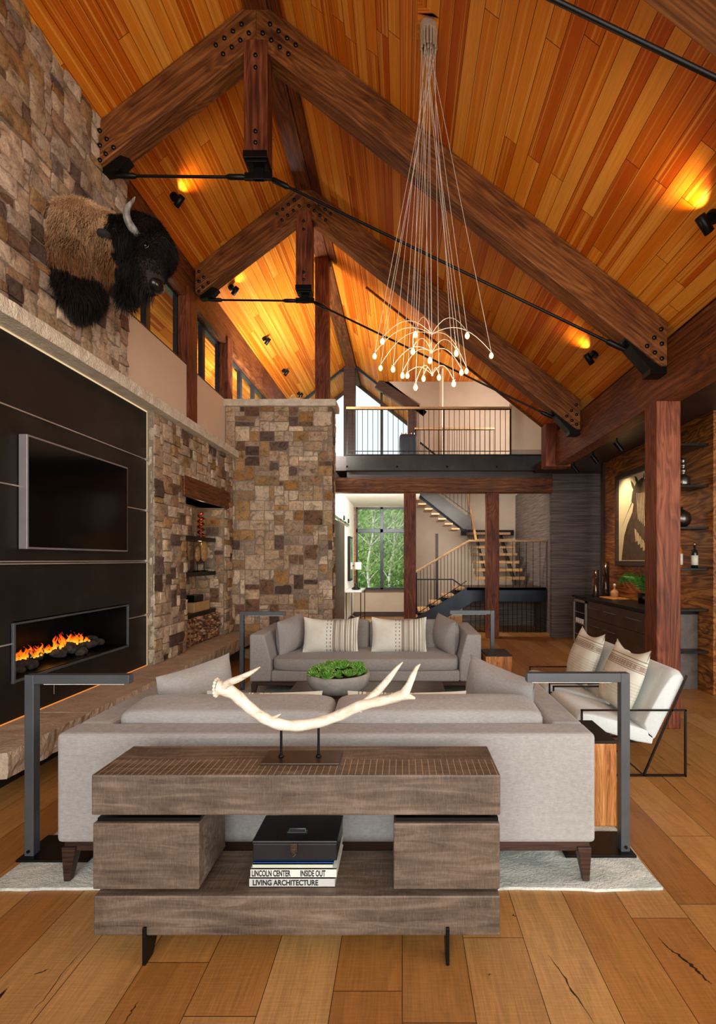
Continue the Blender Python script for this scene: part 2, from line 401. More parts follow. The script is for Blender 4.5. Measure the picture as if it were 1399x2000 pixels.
# ceilings: boards run away from the viewer
def slope(x0, x1, y0, y1, side):
    g = G().box(min(x0, x1), max(x0, x1), y0, y1, 0, .16)
    o = g.out('ceiling', M['ceil'], loc=(RX, 0, RZ)); o.rotation_euler = (0, TH if side > 0 else -TH, 0); return struct(o)
slope(-(4.3+RX)*CT, 0, -4, 14.5, -1)
slope(0, 4.12*CT, -4, 8.4, 1)
slope(0, .78*CT, 8.4, 12.9, 1)
slope(0, 1.95*CT, 12.9, 14.5, 1)
struct(G().box(-.62, 3.4, 8.42, 13, 6.4, 6.5).out('ceiling', M['ceil']))
struct(G().prism([(-.62, 8.42, zr(-.62)+.16), (2.7, 8.42, zr(2.7)+.16), (2.7, 8.42, 6.5), (-.62, 8.42, 6.5)], (0, .1, 0)).out('wall_rake', M['taupe']))
g = G(); g.bar((-.62, 8.41, zr(-.62)+.0), (2.5, 8.41, zr(2.5)+.0), .03, .07); struct(g.out('trim_1', M['beam']))
struct(G().box(2.74, 5.6, -4, 10.4, 3.46, 3.6).out('ceiling', M['darkwood']))
# upper stone wall on the left
g = G(); g.box(-3.2, -2.895, -4, 5.08, 3.4, 5.95, 1)
stones(g, (-2.895, -.4, 3.44), (0, 1, 0), (0, 0, 1), (1, 0, 0), 5.48, 2.44, cell=.074, mw=4, mh=3, seed=3, pr=(.01, .035), rough=.014)
struct(g.out('wall_left', [M['stone'], M['mortar']]))
# pier with the shelf niche
g = G()
for b in ((-3.6, -2.835, 5.50, 6.33, 0, 3.335), (-3.6, -2.835, 7.68, 8.06, 0, 3.335), (-3.6, -2.835, 6.33, 7.68, 2.47, 3.335), (-3.6, -3.28, 6.33, 7.68, 0, 2.47), (-3.28, -2.835, 6.33, 7.68, 0, .42)):
    g.box(*b, mi=1)
stones(g, (-2.835, 5.50, .45), (0, 1, 0), (0, 0, 1), (1, 0, 0), 2.54, 2.885, holes=((.83, -1, 2.18, 2.02), (.72, 2.02, 2.32, 2.30)), cell=.068, mw=3, mh=3, seed=5, rough=.016, pr=(.008, .04))
stones(g, (-2.90, 5.50, .45), (1, 0, 0), (0, 0, 1), (0, -1, 0), .085, 2.885, cell=.09, mw=1, mh=3, seed=6, rough=.004, pr=(.0, .006), pal=[hexc(c)[:3] for c in ('bdb19c', 'a89a86', 'c8bca6')])
stones(g, (-3.28, 7.68, .45), (1, 0, 0), (0, 0, 1), (0, -1, 0), .44, 2.02, cell=.075, mw=3, mh=3, seed=8, pr=(.002, .02))
stones(g, (-3.28, 6.33, .45), (0, 1, 0), (0, 0, 1), (1, 0, 0), 1.35, 2.02, cell=.075, mw=4, mh=3, seed=9, pr=(.002, .02))
struct(g.out('wall_niche', [M['stone'], M['mortar']]))
# tall stone wall facing the viewer
g = G(); g.box(-2.95, -1.17, 8.06, 8.43, 0, 4.2, 1)
stones(g, (-2.95, 8.06, 0), (1, 0, 0), (0, 0, 1), (0, -1, 0), 1.79, 4.2, cell=.083, mw=4, mh=3, seed=11, rough=.006, pr=(.006, .02))
stones(g, (-1.17, 8.06, 0), (0, 1, 0), (0, 0, 1), (1, 0, 0), .37, 4.2, cell=.075, mw=4, mh=3, seed=12, pr=(.0, .02))
struct(g.out('wall_back_stone', [M['stone'], M['mortar']]))
def slab(name, x0, x1, y0, y1, z0, z1, mat, amp=.008, topamp=.001, step=.06, parent=None, sides='xX'):
    """stone slab with chiselled edges"""
    nx = max(2, int((x1-x0)/step)); ny = max(2, int((y1-y0)/step)); nz = max(2, int((z1-z0)/.04))
    bm = bmesh.new(); bmesh.ops.create_cube(bm, size=1)
    bm.free()
    g = G()
    def P(x, y, z):
        p = Vector((x0+(x1-x0)*x, y0+(y1-y0)*y, z0+(z1-z0)*z)); n = noise.noise(p*11)+.6*noise.noise(p*27)
        q = p.copy()
        if x in (0, 1): q.x += (n*amp+(-.006 if z in (0, 1) else 0)*1)*(1 if x else -1)
        if y in (0, 1): q.y += (n*amp*.7)*(1 if y else -1)
        if z == 1: q.z += noise.noise(p*8)*topamp*(1 if 0 < x < 1 else .4)
        return q
    def grid(fn, a, b):
        vs = [fn(i/a, j/b) for j in range(b+1) for i in range(a+1)]
        g.add(vs, [(j*(a+1)+i, j*(a+1)+i+1, (j+1)*(a+1)+i+1, (j+1)*(a+1)+i) for j in range(b) for i in range(a)])
    grid(lambda a, b: P(a, b, 1), nx, ny); grid(lambda a, b: P(b, a, 0), ny, nx)
    grid(lambda a, b: P(1, a, b), ny, nz); grid(lambda a, b: P(0, b, a), nz, ny)
    grid(lambda a, b: P(a, 0, b), nx, nz); grid(lambda a, b: P(b, 1, a), nz, nx)
    return g.out(name, mat, parent, weld=True)
struct(slab('trim_2', -2.99, -1.10, 8.0, 8.47, 4.2, 4.31, M['mantel'], .006, .002))
# beige window wall on the left, above and beyond the mantel
g = G(); g.box(WX-.25, WX, 5.0, 13, 3.35, 4.33); g.box(WX-.25, WX, 8.4, 13, 0, 3.4); g.box(WX-.25, WX-.06, 11.75, 13, 4.33, 5.3)
struct(g.out('wall_window_side', M['beige']))
g = G(); g.box(WX-.25, WX, 5.0, 13, 5.27, 5.86); struct(g.out('trim_3', M['beamy'], bevel=.004))
# clerestory windows
def window(n, y0, y1, mull, z0=4.33, z1=5.27, x=-3.10):
    r = struct(thing('window_%d' % n, (x, (y0+y1)/2, z0), None, None))
    g = G(); fw = .035
    g.box(x-.03, x+.03, y0, y1, z0, z0+.03); g.box(x-.03, x+.03, y0, y1, z1-.04, z1)
    for y in [y0+fw/2, y1-fw/2]: g.box(x-.03, x+.03, y-fw/2, y+fw/2, z0, z1)
    for m in mull: g.box(x-.035, x+.035, m-.05, m+.05, z0, z1)
    g.out('window_frame', M['frame'], r, bevel=.004)
    g = G(); g.box(x-.004, x+.002, y0, y1, z0, z1); g.out('pane', M['pane'], r)
    g = G(); g.box(x+.03, WX+.004, y0-.0, y1, z0-.012, z0+.004); g.out('window_sill', M['darkwood'], r)
    return r
window(1, 5.0, 6.62, (5.83,)); window(2, 6.9, 8.1, (7.46,)); window(3, 8.34, 11.75, (9.2, 10.0, 10.8))
for a, b in ((6.62, 6.9), (8.1, 8.34)):
    g = G(); g.box(WX-.16, WX+.03, a, b, 3.46 if a < 7 else 4.3, 5.4)
    tag(g.out('timber_post', M['beamz'], bevel=.006), 'dark timber post between the high windows, '+('rising from the stone mantel' if a < 7 else 'at the corner of the tall stone wall'), 'post')
# side of glazing / back of left wall below windows
# ---- right side: long plate beam, frieze
o = G().box(2.526, 2.73, -4, 7.97, 3.2, 3.75).out('timber_beam', M['beamy'], bevel=.012)
tag(o, 'long heavy timber beam along the right eave, carried by the square post', 'beam')
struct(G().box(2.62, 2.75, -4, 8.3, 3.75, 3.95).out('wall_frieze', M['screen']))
o = G().box(2.37, 2.78, 7.97, 8.25, 3.19, 3.9).out('timber_block', M['beamz'], bevel=.01)
tag(o, 'dark timber block closing the far end of the long eave beam', 'beam end')
o = G().box(2.477, 2.714, 4.705, 4.942, 0, 3.2).out('timber_post', M['beamz'], bevel=.01)
tag(o, 'tall square reddish timber post between the sitting area and the bar', 'post')
# wood wall behind the bar
struct(G().box(3.78, 4.05, 5.87, 9.0, 0, 3.46).out('wall_bar', M['wallwood']))
struct(G().box(3.74, 4.1, 9.0, 9.12, 0, 3.46).out('trim_4', M['darkwood']))
struct(G().box(5.5, 5.6, -4, 10.4, 0, 3.5).out('wall_right', M['taupe']))
t = NT('grasscloth'); n1 = t.noise(t.coord((1.2, 1.2, 55)), 1, 5, .65); n2 = t.noise(t.coord((3, 3, 200)), 1, 2, .5)
f = t.math('ADD', t.math('MULTIPLY', n1, .7), t.math('MULTIPLY', n2, .3)); t.bump(f, .5, .004)
M['grass'] = t.set(t.ramp(f, [(.35, '352c29'), (.5, '655852'), (.66, '8c7c72')]), .6)
struct(G().box(3.155, 4.6, 10.2, 10.35, 0, 3.5).out('wall_back_right', M['grass']))
struct(G().box(3.28, 3.4, 10.3, 14.0, 0, 3.5).out('wall_stair_side', M['grass']))
struct(G().box(3.3, 3.4, 8.5, 13.9, 3.5, 6.5).out('wall_loft_side', M['taupe']))
# hall
g = G(); g.box(-1.55, -1.4, 10.6, 14.1, 0, 3.5); g.box(-1.55, -1.4, 8.43, 10.6, 3.08, 3.5); g.box(-1.55, -1.4, 8.43, 8.6, 0, 3.5); struct(g.out('wall_hall_side', M['white']))
g = G(); wx0, wx1, wz0, wz1 = -1.34, .15, .79, 3.17
g.box(-1.5, wx0, 14, 14.15, 0, 3.5); g.box(wx1, 3.4, 14, 14.15, 0, 6.5); g.box(wx0, wx1, 14, 14.15, 0, wz0); g.box(wx0, wx1, 14, 14.15, wz1, 3.5)
struct(g.out('wall_back', M['taupe']))
struct(G().box(.17, .29, 11.95, 14, 0, 3.8).out('wall_partition', M['white']))
struct(G().box(-1.55, .42, 10.35, 14, 3.2, 3.3).out('ceiling', M['white']))
struct(G().box(-1.4, .3, 13.97, 14.0, 0, .14).out('baseboard_back', M['darkwood']))
struct(G().box(-1.4, -1.37, 10.6, 14, 0, .14).out('baseboard_left', M['darkwood']))
r = struct(thing('window_4', ((wx0+wx1)/2, 14, wz0), None, None)); g = G()
for b in ((wx0, wx1, wz0, wz0+.05), (wx0, wx1, wz1-.06, wz1), (wx0, wx0+.05, wz0, wz1), (wx1-.05, wx1, wz0, wz1), (-.64, -.55, wz0, wz1), (wx0, wx1, 2.43, 2.54)):
    g.box(b[0], b[1], 13.99, 14.06, b[2], b[3])
g.out('window_frame', M['frame'], r, bevel=.005); G().box(wx0, wx1, 14.02, 14.026, wz0, wz1).out('pane', M['pane'], r)
G().box(wx0-.02, wx1+.02, 13.9, 14.0, wz0-.03, wz0).out('window_sill', M['darkwood'], r)
g = G(); g.box(wx0-.09, wx0-.0, 13.96, 14.0, wz0, wz1); g.out('window_casing', M['wallwood'], r)
# loft floor and bridge
g = G(); g.box(-3, .3, 10.05, 13, 3.5, 3.8); g.box(.3, 3.3, 10.05, 10.9, 3.5, 3.8); struct(g.out('floor_loft', M['darkwood']))
o = G().box(-1.16, 3.1, 9.97, 10.0, 3.49, 3.8).out('bridge_fascia', M['steel']); ft = tag(o, 'black steel fascia along the edge of the loft bridge', 'fascia')
g = G().box(-1.16, 3.1, 9.93, 10.02, 3.8, 3.815); struct(g.out('trim_5', M['black']))
for i in range(5):
    g = G(); x = -1.14+i*1.03; g.lathe([(.0, 0), (.022, 0), (.018, .012), (0, .014)], seg=10)
    b = g.out('bolt', M['black'], None); b.location = (x, 9.968, 3.57); b.rotation_euler = (PI/2, 0, 0); adopt(b, ft, True)
struct(G().box(-1.16, 3.15, 10.12, 10.3, 3.36, 3.5).out('trim_6', M['darkwood']))
o = G().box(-1.40, 3.155, 10.12, 10.36, 3.06, 3.37).out('timber_beam', M['beam'], bevel=.01); tag(o, 'horizontal timber beam under the loft bridge', 'beam')
for x, lb in ((.16, 'square timber post left of the stairs, under the loft bridge'), (1.905, 'square timber post in front of the stair landing')):
    o = G().box(x-.127, x+.127, 10.2-.07, 10.2+.18, 0, 3.06).out('timber_post', M['beamz'], bevel=.008); tag(o, lb, 'post')
# upper loft: white drywall piece, taupe wall, gable glazing
struct(G().box(2.256, 3.3, 10.06, 10.18, 3.8, 6.4).out('wall_loft_front', M['beige']))
struct(G().box(2.256, 3.1, 10.02, 10.06, 3.8, 3.93).out('baseboard_loft', M['taupe']))
g = G(); g.prism([(.16, 12.9, 3.8), (3.3, 12.9, 3.8), (3.3, 12.9, 6.4), (-.62, 12.9, 6.4), (.16, 12.9, 5.75)], (0, .1, 0)); struct(g.out('wall_loft_back', M['taupe']))
struct(G().box(.99, 1.02, 12.0, 12.9, 3.8, 6.4).out('wall_loft_return', M['beige']))
g = G(); g.bar((-.66, 12.87, 6.33), (.36, 12.87, 5.66), .12, .26); o = g.out('timber_beam', M['darkwood'], bevel=.005); tag(o, 'sloping dark rake beam above the gable window', 'beam')
o = G().box(.16, .36, 12.8, 13.0, 3.8, 5.7).out('timber_post', M['darkwood'], bevel=.005); tag(o, 'dark post at the right edge of the gable window, behind the bridge railing', 'post')
o = G().box(-1.58, -1.27, 13.0, 13.25, 3.8, 6.85).out('timber_post', M['darkwood'], bevel=.005); tag(o, 'dark post in the middle of the gable window under the ridge beam', 'post')
o = G().box(-1.51, -1.272, 8.35, 8.55, 4.31, 6.88).out('timber_post', M['beamz'], bevel=.008); tag(o, 'reddish timber post standing on the tall stone wall up to the ridge', 'post')
r = struct(thing('window_5', (-1.4, 13.05, 3.8), None, None)); g = G()
for x in (-2.9, -.56): g.box(x-.03, x+.03, 13.02, 13.1, 3.8, zr(x)-.02)
g.box(-2.95, .16, 13.02, 13.1, 3.8, 3.86)
for s, x1 in ((-1, -2.95), (1, .2)):
    g.bar((RX, 13.06, RZ-.06), (x1, 13.06, zr(x1)-.06), .08, .06)
g.out('window_frame', M['frame'], r); G().prism([(-2.95, 13.05, 3.8), (.2, 13.05, 3.8), (.2, 13.05, zr(.2)), (RX, 13.05, RZ), (-2.95, 13.05, zr(-2.95))], (0, .006, 0)).out('pane', M['pane'], r)
# overhang fascias outside
g = G(); g.bar((RX, 14.5, RZ), (-4.3, 14.5, zr(-4.3)), .05, .2); g.bar((RX, 14.5, RZ), (.6, 14.5, zr(.6)), .05, .2); struct(g.out('trim_7', M['darkwood']))
# ridge beam
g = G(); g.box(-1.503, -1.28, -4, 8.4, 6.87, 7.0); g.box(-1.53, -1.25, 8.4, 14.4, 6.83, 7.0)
g.prism([(-1.28, -4, 6.885), (-1.14, -4, zr(-1.14)-.035), (-1.14, -4, zr(-1.14)+.0), (-1.28, -4, 6.93)], (0, 12.4, 0))  # added dark strip on the right slope, standing in for the beam's shadow
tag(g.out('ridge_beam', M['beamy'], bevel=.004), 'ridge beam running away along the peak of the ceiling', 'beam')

# ================================================================ TRUSSES
def bolt(parent, x, y, z, r=.022):
    g = G().lathe([(r, 0), (r, .006), (r*.8, .014), (r*.35, .018)], seg=10)
    b = g.out('bolt', M['bolt'], None); b.rotation_euler = (PI/2, 0, 0); b.location = (x, y, z); adopt(b, parent); return b
M['bolt'] = plain('bolt_metal', '262626', '3c3c3c', .25, .9, 5, 0)
def truss(d, label, xl=-2.93, bolts=True):
    t = .2; r = thing('roof_truss', (RX, d+t/2, 5.3), label, 'truss', 'roof trusses')
    tv = .46
    def rafter(side, xe, heelx, heelz):
        g = G()
        ang = -TH*side   # local x along the slope
        pts = [(RX, RZ-.01), (xe, zr(xe)-.01), (xe, heelz), (heelx, heelz), (RX, RZ-tv)]
        g.prism([(x, d, z) for x, z in pts], (0, t, 0))
        o = g.out('rafter', M['beam'], None, weld=True)
        # turn the mesh into a frame whose X runs along the slope, so that the grain follows it
        Mx = Matrix.Translation((RX, d, RZ)) @ Matrix.Rotation(TH*side, 4, 'Y')
        o.data.transform(Mx.inverted()); o.location = (RX, d, RZ); o.rotation_euler = (0, TH*side, 0)
        b = o.modifiers.new('bevel', 'BEVEL'); b.width = .008; b.segments = 2; b.limit_method = 'ANGLE'; b.angle_limit = .5
        adopt(o, r); return o
    hl = zr(xl)-tv+.08
    ra = rafter(-1, xl, xl+.06, hl); rb = rafter(1, 2.52, 2.47, 3.49)
    g = G().box(RX-.113, RX+.113, d-.012, d+.17, 5.49, RZ-tv+.03); kp = g.out('king_post', M['beamz'], r, bevel=.006)
    for z in (6.425, 6.31, 5.705, 5.60): bolt(kp, RX, d-.012, z, .02)
    if bolts:
        for s, o in ((-1, ra), (1, rb)):
            for k in range(4): bolt(o, RX+s*(.136+.081*k), d-.002, RZ-.28-.066*k)
            for k in range(4): bolt(o, RX+s*(.066+.081*k), d-.002, RZ-.365-.066*k)
        for o, P in ((rb, ((2.458, 3.836), (2.392, 3.756), (2.464, 3.699), (2.324, 3.677), (2.398, 3.615), (2.464, 3.559))), (ra, ((-2.872, 5.72), (-2.806, 5.64), (-2.872, 5.58), (-2.741, 5.56), (-2.816, 5.50), (-2.872, 5.44)))):
            for x_, z_ in P: bolt(o, x_, d-.002, z_)
    # steel shoe and hanger, tie rods
    yc = d+t/2
    g = G(); g.box(RX-.10, RX+.10, yc-.09, yc+.09, 5.44, 5.49); g.box(RX-.05, RX+.05, yc-.02, yc+.02, 5.33, 5.5); g.box(RX-.14, RX+.13, yc-.014, yc+.014, 5.33, 5.40)
    g.box(RX-.12, RX+.11, d-.016, d+.18, 5.46, 5.53)
    g.out('hanger_plate', M['black'], r, bevel=.004)
    xh = 2.52; g = G()
    g.prism([(2.10, d+.02, zr(2.10)-tv+.02), (2.13, d+.02, zr(2.13)-tv-.025), (2.37, d+.02, 3.475), (2.37, d+.02, 3.425), (2.525, d+.02, 3.425), (2.525, d+.02, 3.5), (2.4, d+.02, 3.53)], (0, .16, 0))
    g.out('heel_shoe', M['black'], r)
    g = G(); zl = zr(xl)-tv
    g.prism([(xl+.05, d+.05, zl+.10), (xl+.05, d+.05, zl+.03), (xl+.20, d+.05, zl+.05), (xl+.31, d+.05, zl+.17), (xl+.22, d+.05, zl+.2)], (0, .09, 0)); g.out('heel_shoe', M['black'], r)
    A = Vector((RX-.05, yc, 5.36)); B = Vector((xl+.15, yc, zl+.04)); C = Vector((RX+.05, yc, 5.375)); D = Vector((2.16, yc, zr(2.16)-tv-.06))
    for p, q in ((A, B), (C, D)):
        u = (q-p).normalized(); g = G(); g.cyl(p, q, .0135, 10)
        g.tube([p+u*.08, p+u*.1, p+u*.24, p+u*.27], [.014, .026, .026, .014], 10); g.tube([q-u*.2, q-u*.18, q-u*.06, q], [.014, .026, .026, .02], 10)
        g.out('tie_rod', M['black'], r)
    return r
truss(2.25, 'nearest roof truss, only its rafter corner and dark tie rod in view at top right', bolts=False)
truss(4.59, 'large bolted roof truss above the bison head')
truss(6.83, 'second bolted roof truss, farther back, ending at the post between the high windows', xl=-2.93)

# ================================================================ LEFT WALL THINGS
m = slab('mantel', -3.0, -2.71, -1.0, 8.03, 3.335, 3.45, M['mantel'], .008, .002); tag(m, 'long pale limestone mantel ledge above the black fireplace wall', 'mantel')
h = thing('hearth', (-2.68, 5.5, .29), 'long raised flagstone hearth bench with chiselled front edge', 'hearth')
ys = [3.0, 3.8, 4.9, 5.95, 7.0, 8.03]
for i in range(5):
    o = slab('slab', -2.94, -2.45, ys[i]+.004, ys[i+1]-.004, .285, .45, M['hearth'], .014 if i else .022, .006 if i == 0 else .0005, .035, h)
    if i == 0: o['label'] = 'rough split end slab'
struct(G().box(-3.2, -2.9, -4, 8.1, 0, .29).out('wall_below_hearth', M['steel']))
SX = -2.905
r = thing('fireplace_surround', (SX, 4.5, .45), 'blackened steel panel wall around the fireplace and television', 'wall panel')
zs = [.29, 1.024, 1.635, 2.204, 2.78, 3.335]; oy0, oy1, oz0, oz1 = 3.6, 5.11, .745, 1.165
for i in range(5):
    a, b = zs[i]+(.008 if i else 0), zs[i+1]-.004; g = G()
    if i == 0:
        g.box(SX-.02, SX, -1, oy0, a, b); g.box(SX-.02, SX, oy1, 5.49, a, b); g.box(SX-.02, SX, oy0, oy1, a, oz0)
    elif i == 1:
        g.box(SX-.02, SX, -1, oy0, a, b); g.box(SX-.02, SX, oy1, 5.49, a, b); g.box(SX-.02, SX, oy0, oy1, oz1, b)
    else: g.box(SX-.02, SX, -1, 5.49, a, b)
    g.out('panel', M['steel'], r)
for i, z in enumerate(zs[1:5]):
    g = G(); segs = ((-1, oy0-.01), (oy1+.01, 5.49)) if i == 0 else ((-1, 5.49),)
    for a, b in segs: g.box(SX-.01, SX+.012, a, b, z-.004, z+.006)
    if i == 1: g.box(SX-.01, SX+.03, -1, 5.49, z-.022, z-.012)
    g.box(SX, SX+.03, 5.455, 5.49, z-.012, z+.014)
    g.out('seam_trim', M['seam'], r)
g = G(); g.box(SX, SX+.006, -1, 5.49, 3.322, 3.335); g.box(SX, SX+.004, 5.49, 5.495, .45, 3.33); g.out('edge_light', M['led'], r)
g = G(); g.box(SX, SX+.012, 3.0, 5.49, .451, .455); g.out('floor_light', M['led2'], r)
struct(G().box(-3.45, -3.42, -4, 5.5, 0, 3.4).out('wall_left_core', M['black']))
f = thing('fireplace', (SX-.2, 4.35, oz0), 'linear gas fireplace with small orange flames over charcoal logs', 'fireplace')
g = G(); x0 = SX-.42
g.box(x0-.02, x0, oy0, oy1, oz0, oz1); g.box(x0, SX, oy0, oy1, oz0-.02, oz0+.01); g.box(x0, SX, oy0, oy1, oz1, oz1+.02); g.box(x0, SX, oy0-.02, oy0, oz0, oz1); g.box(x0, SX, oy1, oy1+.02, oz0, oz1)
g.out('firebox', M['black'], f)
g = G(); g.box(SX-.01, SX+.02, oy0-.012, oy0+.008, oz0-.02, oz1+.01); g.box(SX-.01, SX+.012, oy1-.008, oy1+.008, oz0, oz1); g.box(SX-.01, SX+.014, oy0, oy1, oz1-.004, oz1+.012); g.box(SX-.01, SX+.016, oy0, oy1, oz0-.016, oz0+.004)
g.out('firebox_trim', M['metal'], f, bevel=.002)
M['char'] = plain('charcoal', '141210', '4a4440', .9, 0, 22, .8, .01)
rnd = random.Random(4)
for i in range(34):
    y = rnd.uniform(oy0+.05, oy1-.12); x = SX-.1-rnd.random()*.2; z = oz0+.03+rnd.random()*.05+(.03 if x < SX-.2 else 0); L = rnd.uniform(.03, .15); a = rnd.uniform(-.6, .6)
    u = Vector((math.sin(a), math.cos(a), rnd.uniform(-.3, .3)))*L; c = Vector((x, y, z)); R = rnd.uniform(.022, .038)
    pts = [c+u*(k/5-.5) for k in range(6)]; rs = [R*(.6 if k in (0, 5) else 1)*rnd.uniform(.85, 1.15) for k in range(6)]
    G().tube(pts, rs, 8).out('log', M['char'], f)
t = NT('fire'); tc = t.n('ShaderNodeTexCoord'); sp = t.n('ShaderNodeSeparateXYZ'); t.l(tc.outputs['Generated'], sp.inputs[0])
e = t.n('ShaderNodeEmission'); t.l(t.ramp(sp.outputs[2], [(0, 'ffc040'), (.35, 'ff9420'), (.7, 'ff5a10'), (1, 'c82a04')]), e.inputs[0]); e.inputs[1].default_value = 1.4
tr = t.n('ShaderNodeBsdfTransparent'); ms = t.n('ShaderNodeMixShader'); ns = t.noise(t.coord((14, 14, 9)), 1, 4, .6, 1)
t.l(t.ramp(ns, [(.42, (0, 0, 0, 1)), (.62, (1, 1, 1, 1))]), ms.inputs[0]); t.l(tr.outputs[0], ms.inputs[1]); t.l(e.outputs[0], ms.inputs[2]); t.l(ms.outputs[0], t.out.inputs[0]); M['fire'] = t.mat
for i in range(99):
    y = rnd.uniform(3.64, 4.72); hh = rnd.uniform(.04, .10)*(1.35 if 4.3 < y < 4.6 else 1); x = SX-.16-rnd.random()*.12; z = oz0+.075+ (y-3.64)*.03
    pts = []; rs = []
    ph = rnd.random()*6
    for k in range(7):
        q = k/6; pts.append((x+.01*math.sin(ph+q*4), y+.022*math.sin(ph+q*5)*q, z+hh*q)); rs.append(max(.0012, .011*math.sin(PI*min(1, .25+q*.75))*(1-q*.35)))
    G().tube(pts, rs, 6).out('flame', M['fire'], f)
light('POINT', (SX-.12, 4.2, oz0+.2), .5, (1, .5, .15), .12, name='fire_glow')
tv = thing('television', (-2.86, 4.33, 1.73), 'flat black television mounted on the blackened steel wall', 'television')
G().box(-2.90, -2.835, 3.65, 4.99, 1.73, 2.60).out('housing', M['tvside'], tv, bevel=.004)
M['screen'] = plain('screen', '020202', '030303', .12, 0, 1, 0, spec=.3)
G().box(-2.84, -2.832, 3.666, 4.974, 1.746, 2.584).out('screen', M['screen'], tv)
# niche: lintel, shelves and what stands there
o = G().box(-3.2, -2.80, 6.22, 7.82, 2.47, 2.745).out('lintel', M['beamy'], bevel=.01); tag(o, 'dark red timber lintel over the stone shelf niche', 'lintel')
for z, lb in ((1.985, 'top black metal shelf in the stone niche'), (1.47, 'middle black metal shelf in the stone niche'), (.89, 'lowest black metal shelf in the stone niche')):
    o = G().box(-3.26, -2.95, 6.36, 7.64, z-.06, z).out('niche_shelf', M['black'], bevel=.004); tag(o, lb, 'shelf', 'niche shelves')
    light('POINT', (-3.05, 7.3, z-.09), .35, (1, .62, .3), .03, name='shelf_light')
light('POINT', (-3.0, 7.2, 2.4), 1.6, (1, .66, .35), .04, name='niche_light')
g = G()
for k in range(420):
    y = 6.36+rnd.random()*1.3; z = .47+rnd.random()*.35; x = -2.9-rnd.random()*.05; a = rnd.random()*6.28; R = rnd.uniform(.012, .026); c = rnd.choice(['a87c5c', 'c49a76', '7a5038', 'd0ac88', '8c6650'])
    g.tube([(x-.25, y, z), (x+rnd.uniform(0, .05), y+rnd.uniform(-.01, .01), z+rnd.uniform(-.01, .01))], [R, R*.9], 5, 0, True, hexc(c)[:3])
for k in range(30):
    for j in range(9):
        g.tube([(-3.2, 6.36+k*.0445, .47+j*.042), (-2.92, 6.36+k*.0445, .47+j*.042)], .022, 6, 0, True, hexc(('8a6248', 'b08868', '6a4630')[(k*7+j*3) % 3])[:3])
tag(g.out('kindling_stack', M['stone']), 'stack of thin cut kindling filling the bottom of the stone niche', 'firewood', kind='stuff')
M['copper'] = plain('red_copper', '7a2414', 'b84a2a', .25, .9, 6, 0)
g = G(); pts = [(-3.05+.045*math.cos(k*.55), 7.32+.045*math.sin(k*.55), 2.02+k*.0072) for k in range(46)]; g.tube(pts, .013, 8); g.lathe([(.06, 0), (.06, .02), (.02, .03)], (-3.05, 7.32, 1.985), 20)
tag(g.out('spiral_sculpture', M['copper']), 'red copper spiral sculpture on the top niche shelf', 'sculpture')
M['agate'] = wood('wood_slice', '6a4420', 'b0864e', 'd8b27c', 0, .5, 2, .2)
for i, (y, R, zz, lb) in enumerate(((7.12, .11, 1.73, 'smaller round wooden disc on a stand, in front, in the niche'), (7.36, .16, 1.78, 'taller oval wooden disc on a stand, behind, in the niche'))):
    r = thing('disc_sculpture', (-3.02, y, 1.47), lb, 'sculpture', 'round discs in the niche')
    g = G().ell((-3.02, y, zz), (.035, R*.62, R), e1=.8); g.out('disc', M['agate'], r)
    g = G().cyl((-3.02, y, 1.49), (-3.02, y, zz-R), .008, 8); g.box(-3.07, -2.97, y-.04, y+.04, 1.47, 1.49); g.out('stand', M['black'], r)
o = G().box(-3.18, -2.97, 6.9, 7.45, .89, 1.03).out('wooden_box', plain('pale_box', 'b08a58', 'c8a06c', .5, 0, 9, .1), bevel=.006); tag(o, 'pale wooden box on the lowest niche shelf', 'box')
o = G().box(-3.15, -3.0, 7.0, 7.3, 1.03, 1.13).out('casket', M['black'], bevel=.012); tag(o, 'small black casket on top of the pale wooden box', 'box')

# ceiling spotlights
SL = []
def spotlight(x, d, label, on=True, e=14):
    s = -1 if x < RX else 1; up = Vector((-s, 0, PT)).normalized(); nd = Vector((-s*PT, 0, -1)).normalized()
    c = Vector((x, d, zr(x)))
    r = thing('ceiling_spotlight', c, label, 'spotlight', 'ceiling spotlights')
    g = G().cyl(c, c+nd*.03, .05, 20); g.out('canopy', M['black'], r)
    g = G().cyl(c+nd*.03, c+nd*.09, .012, 10); g.out('stem', M['black'], r)
    a = (up*.92+Vector((0, -.12, 0))-nd*.22).normalized(); h = c+nd*.10
    g = G().tube([h-a*.06, h-a*.055, h+a*.08, h+a*.085], [.02, .034, .036, .03], 18); g.out('lamp_head', M['black'], r)
    if on:
        light('SPOT', h+a*.09, e, (1, .55, .16), .02, target=h+a*1+(-nd)*.25, spot=2.0, blend=.9, name='spot_glow')
    return r
for x, d, lb, on, e in ((-2.715, 5.73, 'left ceiling spotlight nearest the bison head, lighting the boards', 1, 16), (-2.715, 7.64, 'left ceiling spotlight just behind the second truss', 1, 10), (-2.70, 9.43, 'unlit left ceiling spotlight, third along the slope', 0, 0), (-2.71, 11.01, 'unlit left ceiling spotlight, fourth along the slope', 0, 0), (-2.70, 12.55, 'farthest unlit left ceiling spotlight, above the stone wall cap', 0, 0),
                     (2.29, 5.746, 'right ceiling spotlight between the two trusses, lighting the boards', 1, 16), (2.25, 3.485, 'right ceiling spotlight cut by the picture edge', 1, 22), (-2.715, 3.485, 'left ceiling spotlight above the picture edge', 1, 12)):
    spotlight(x, d, lb, on, e)
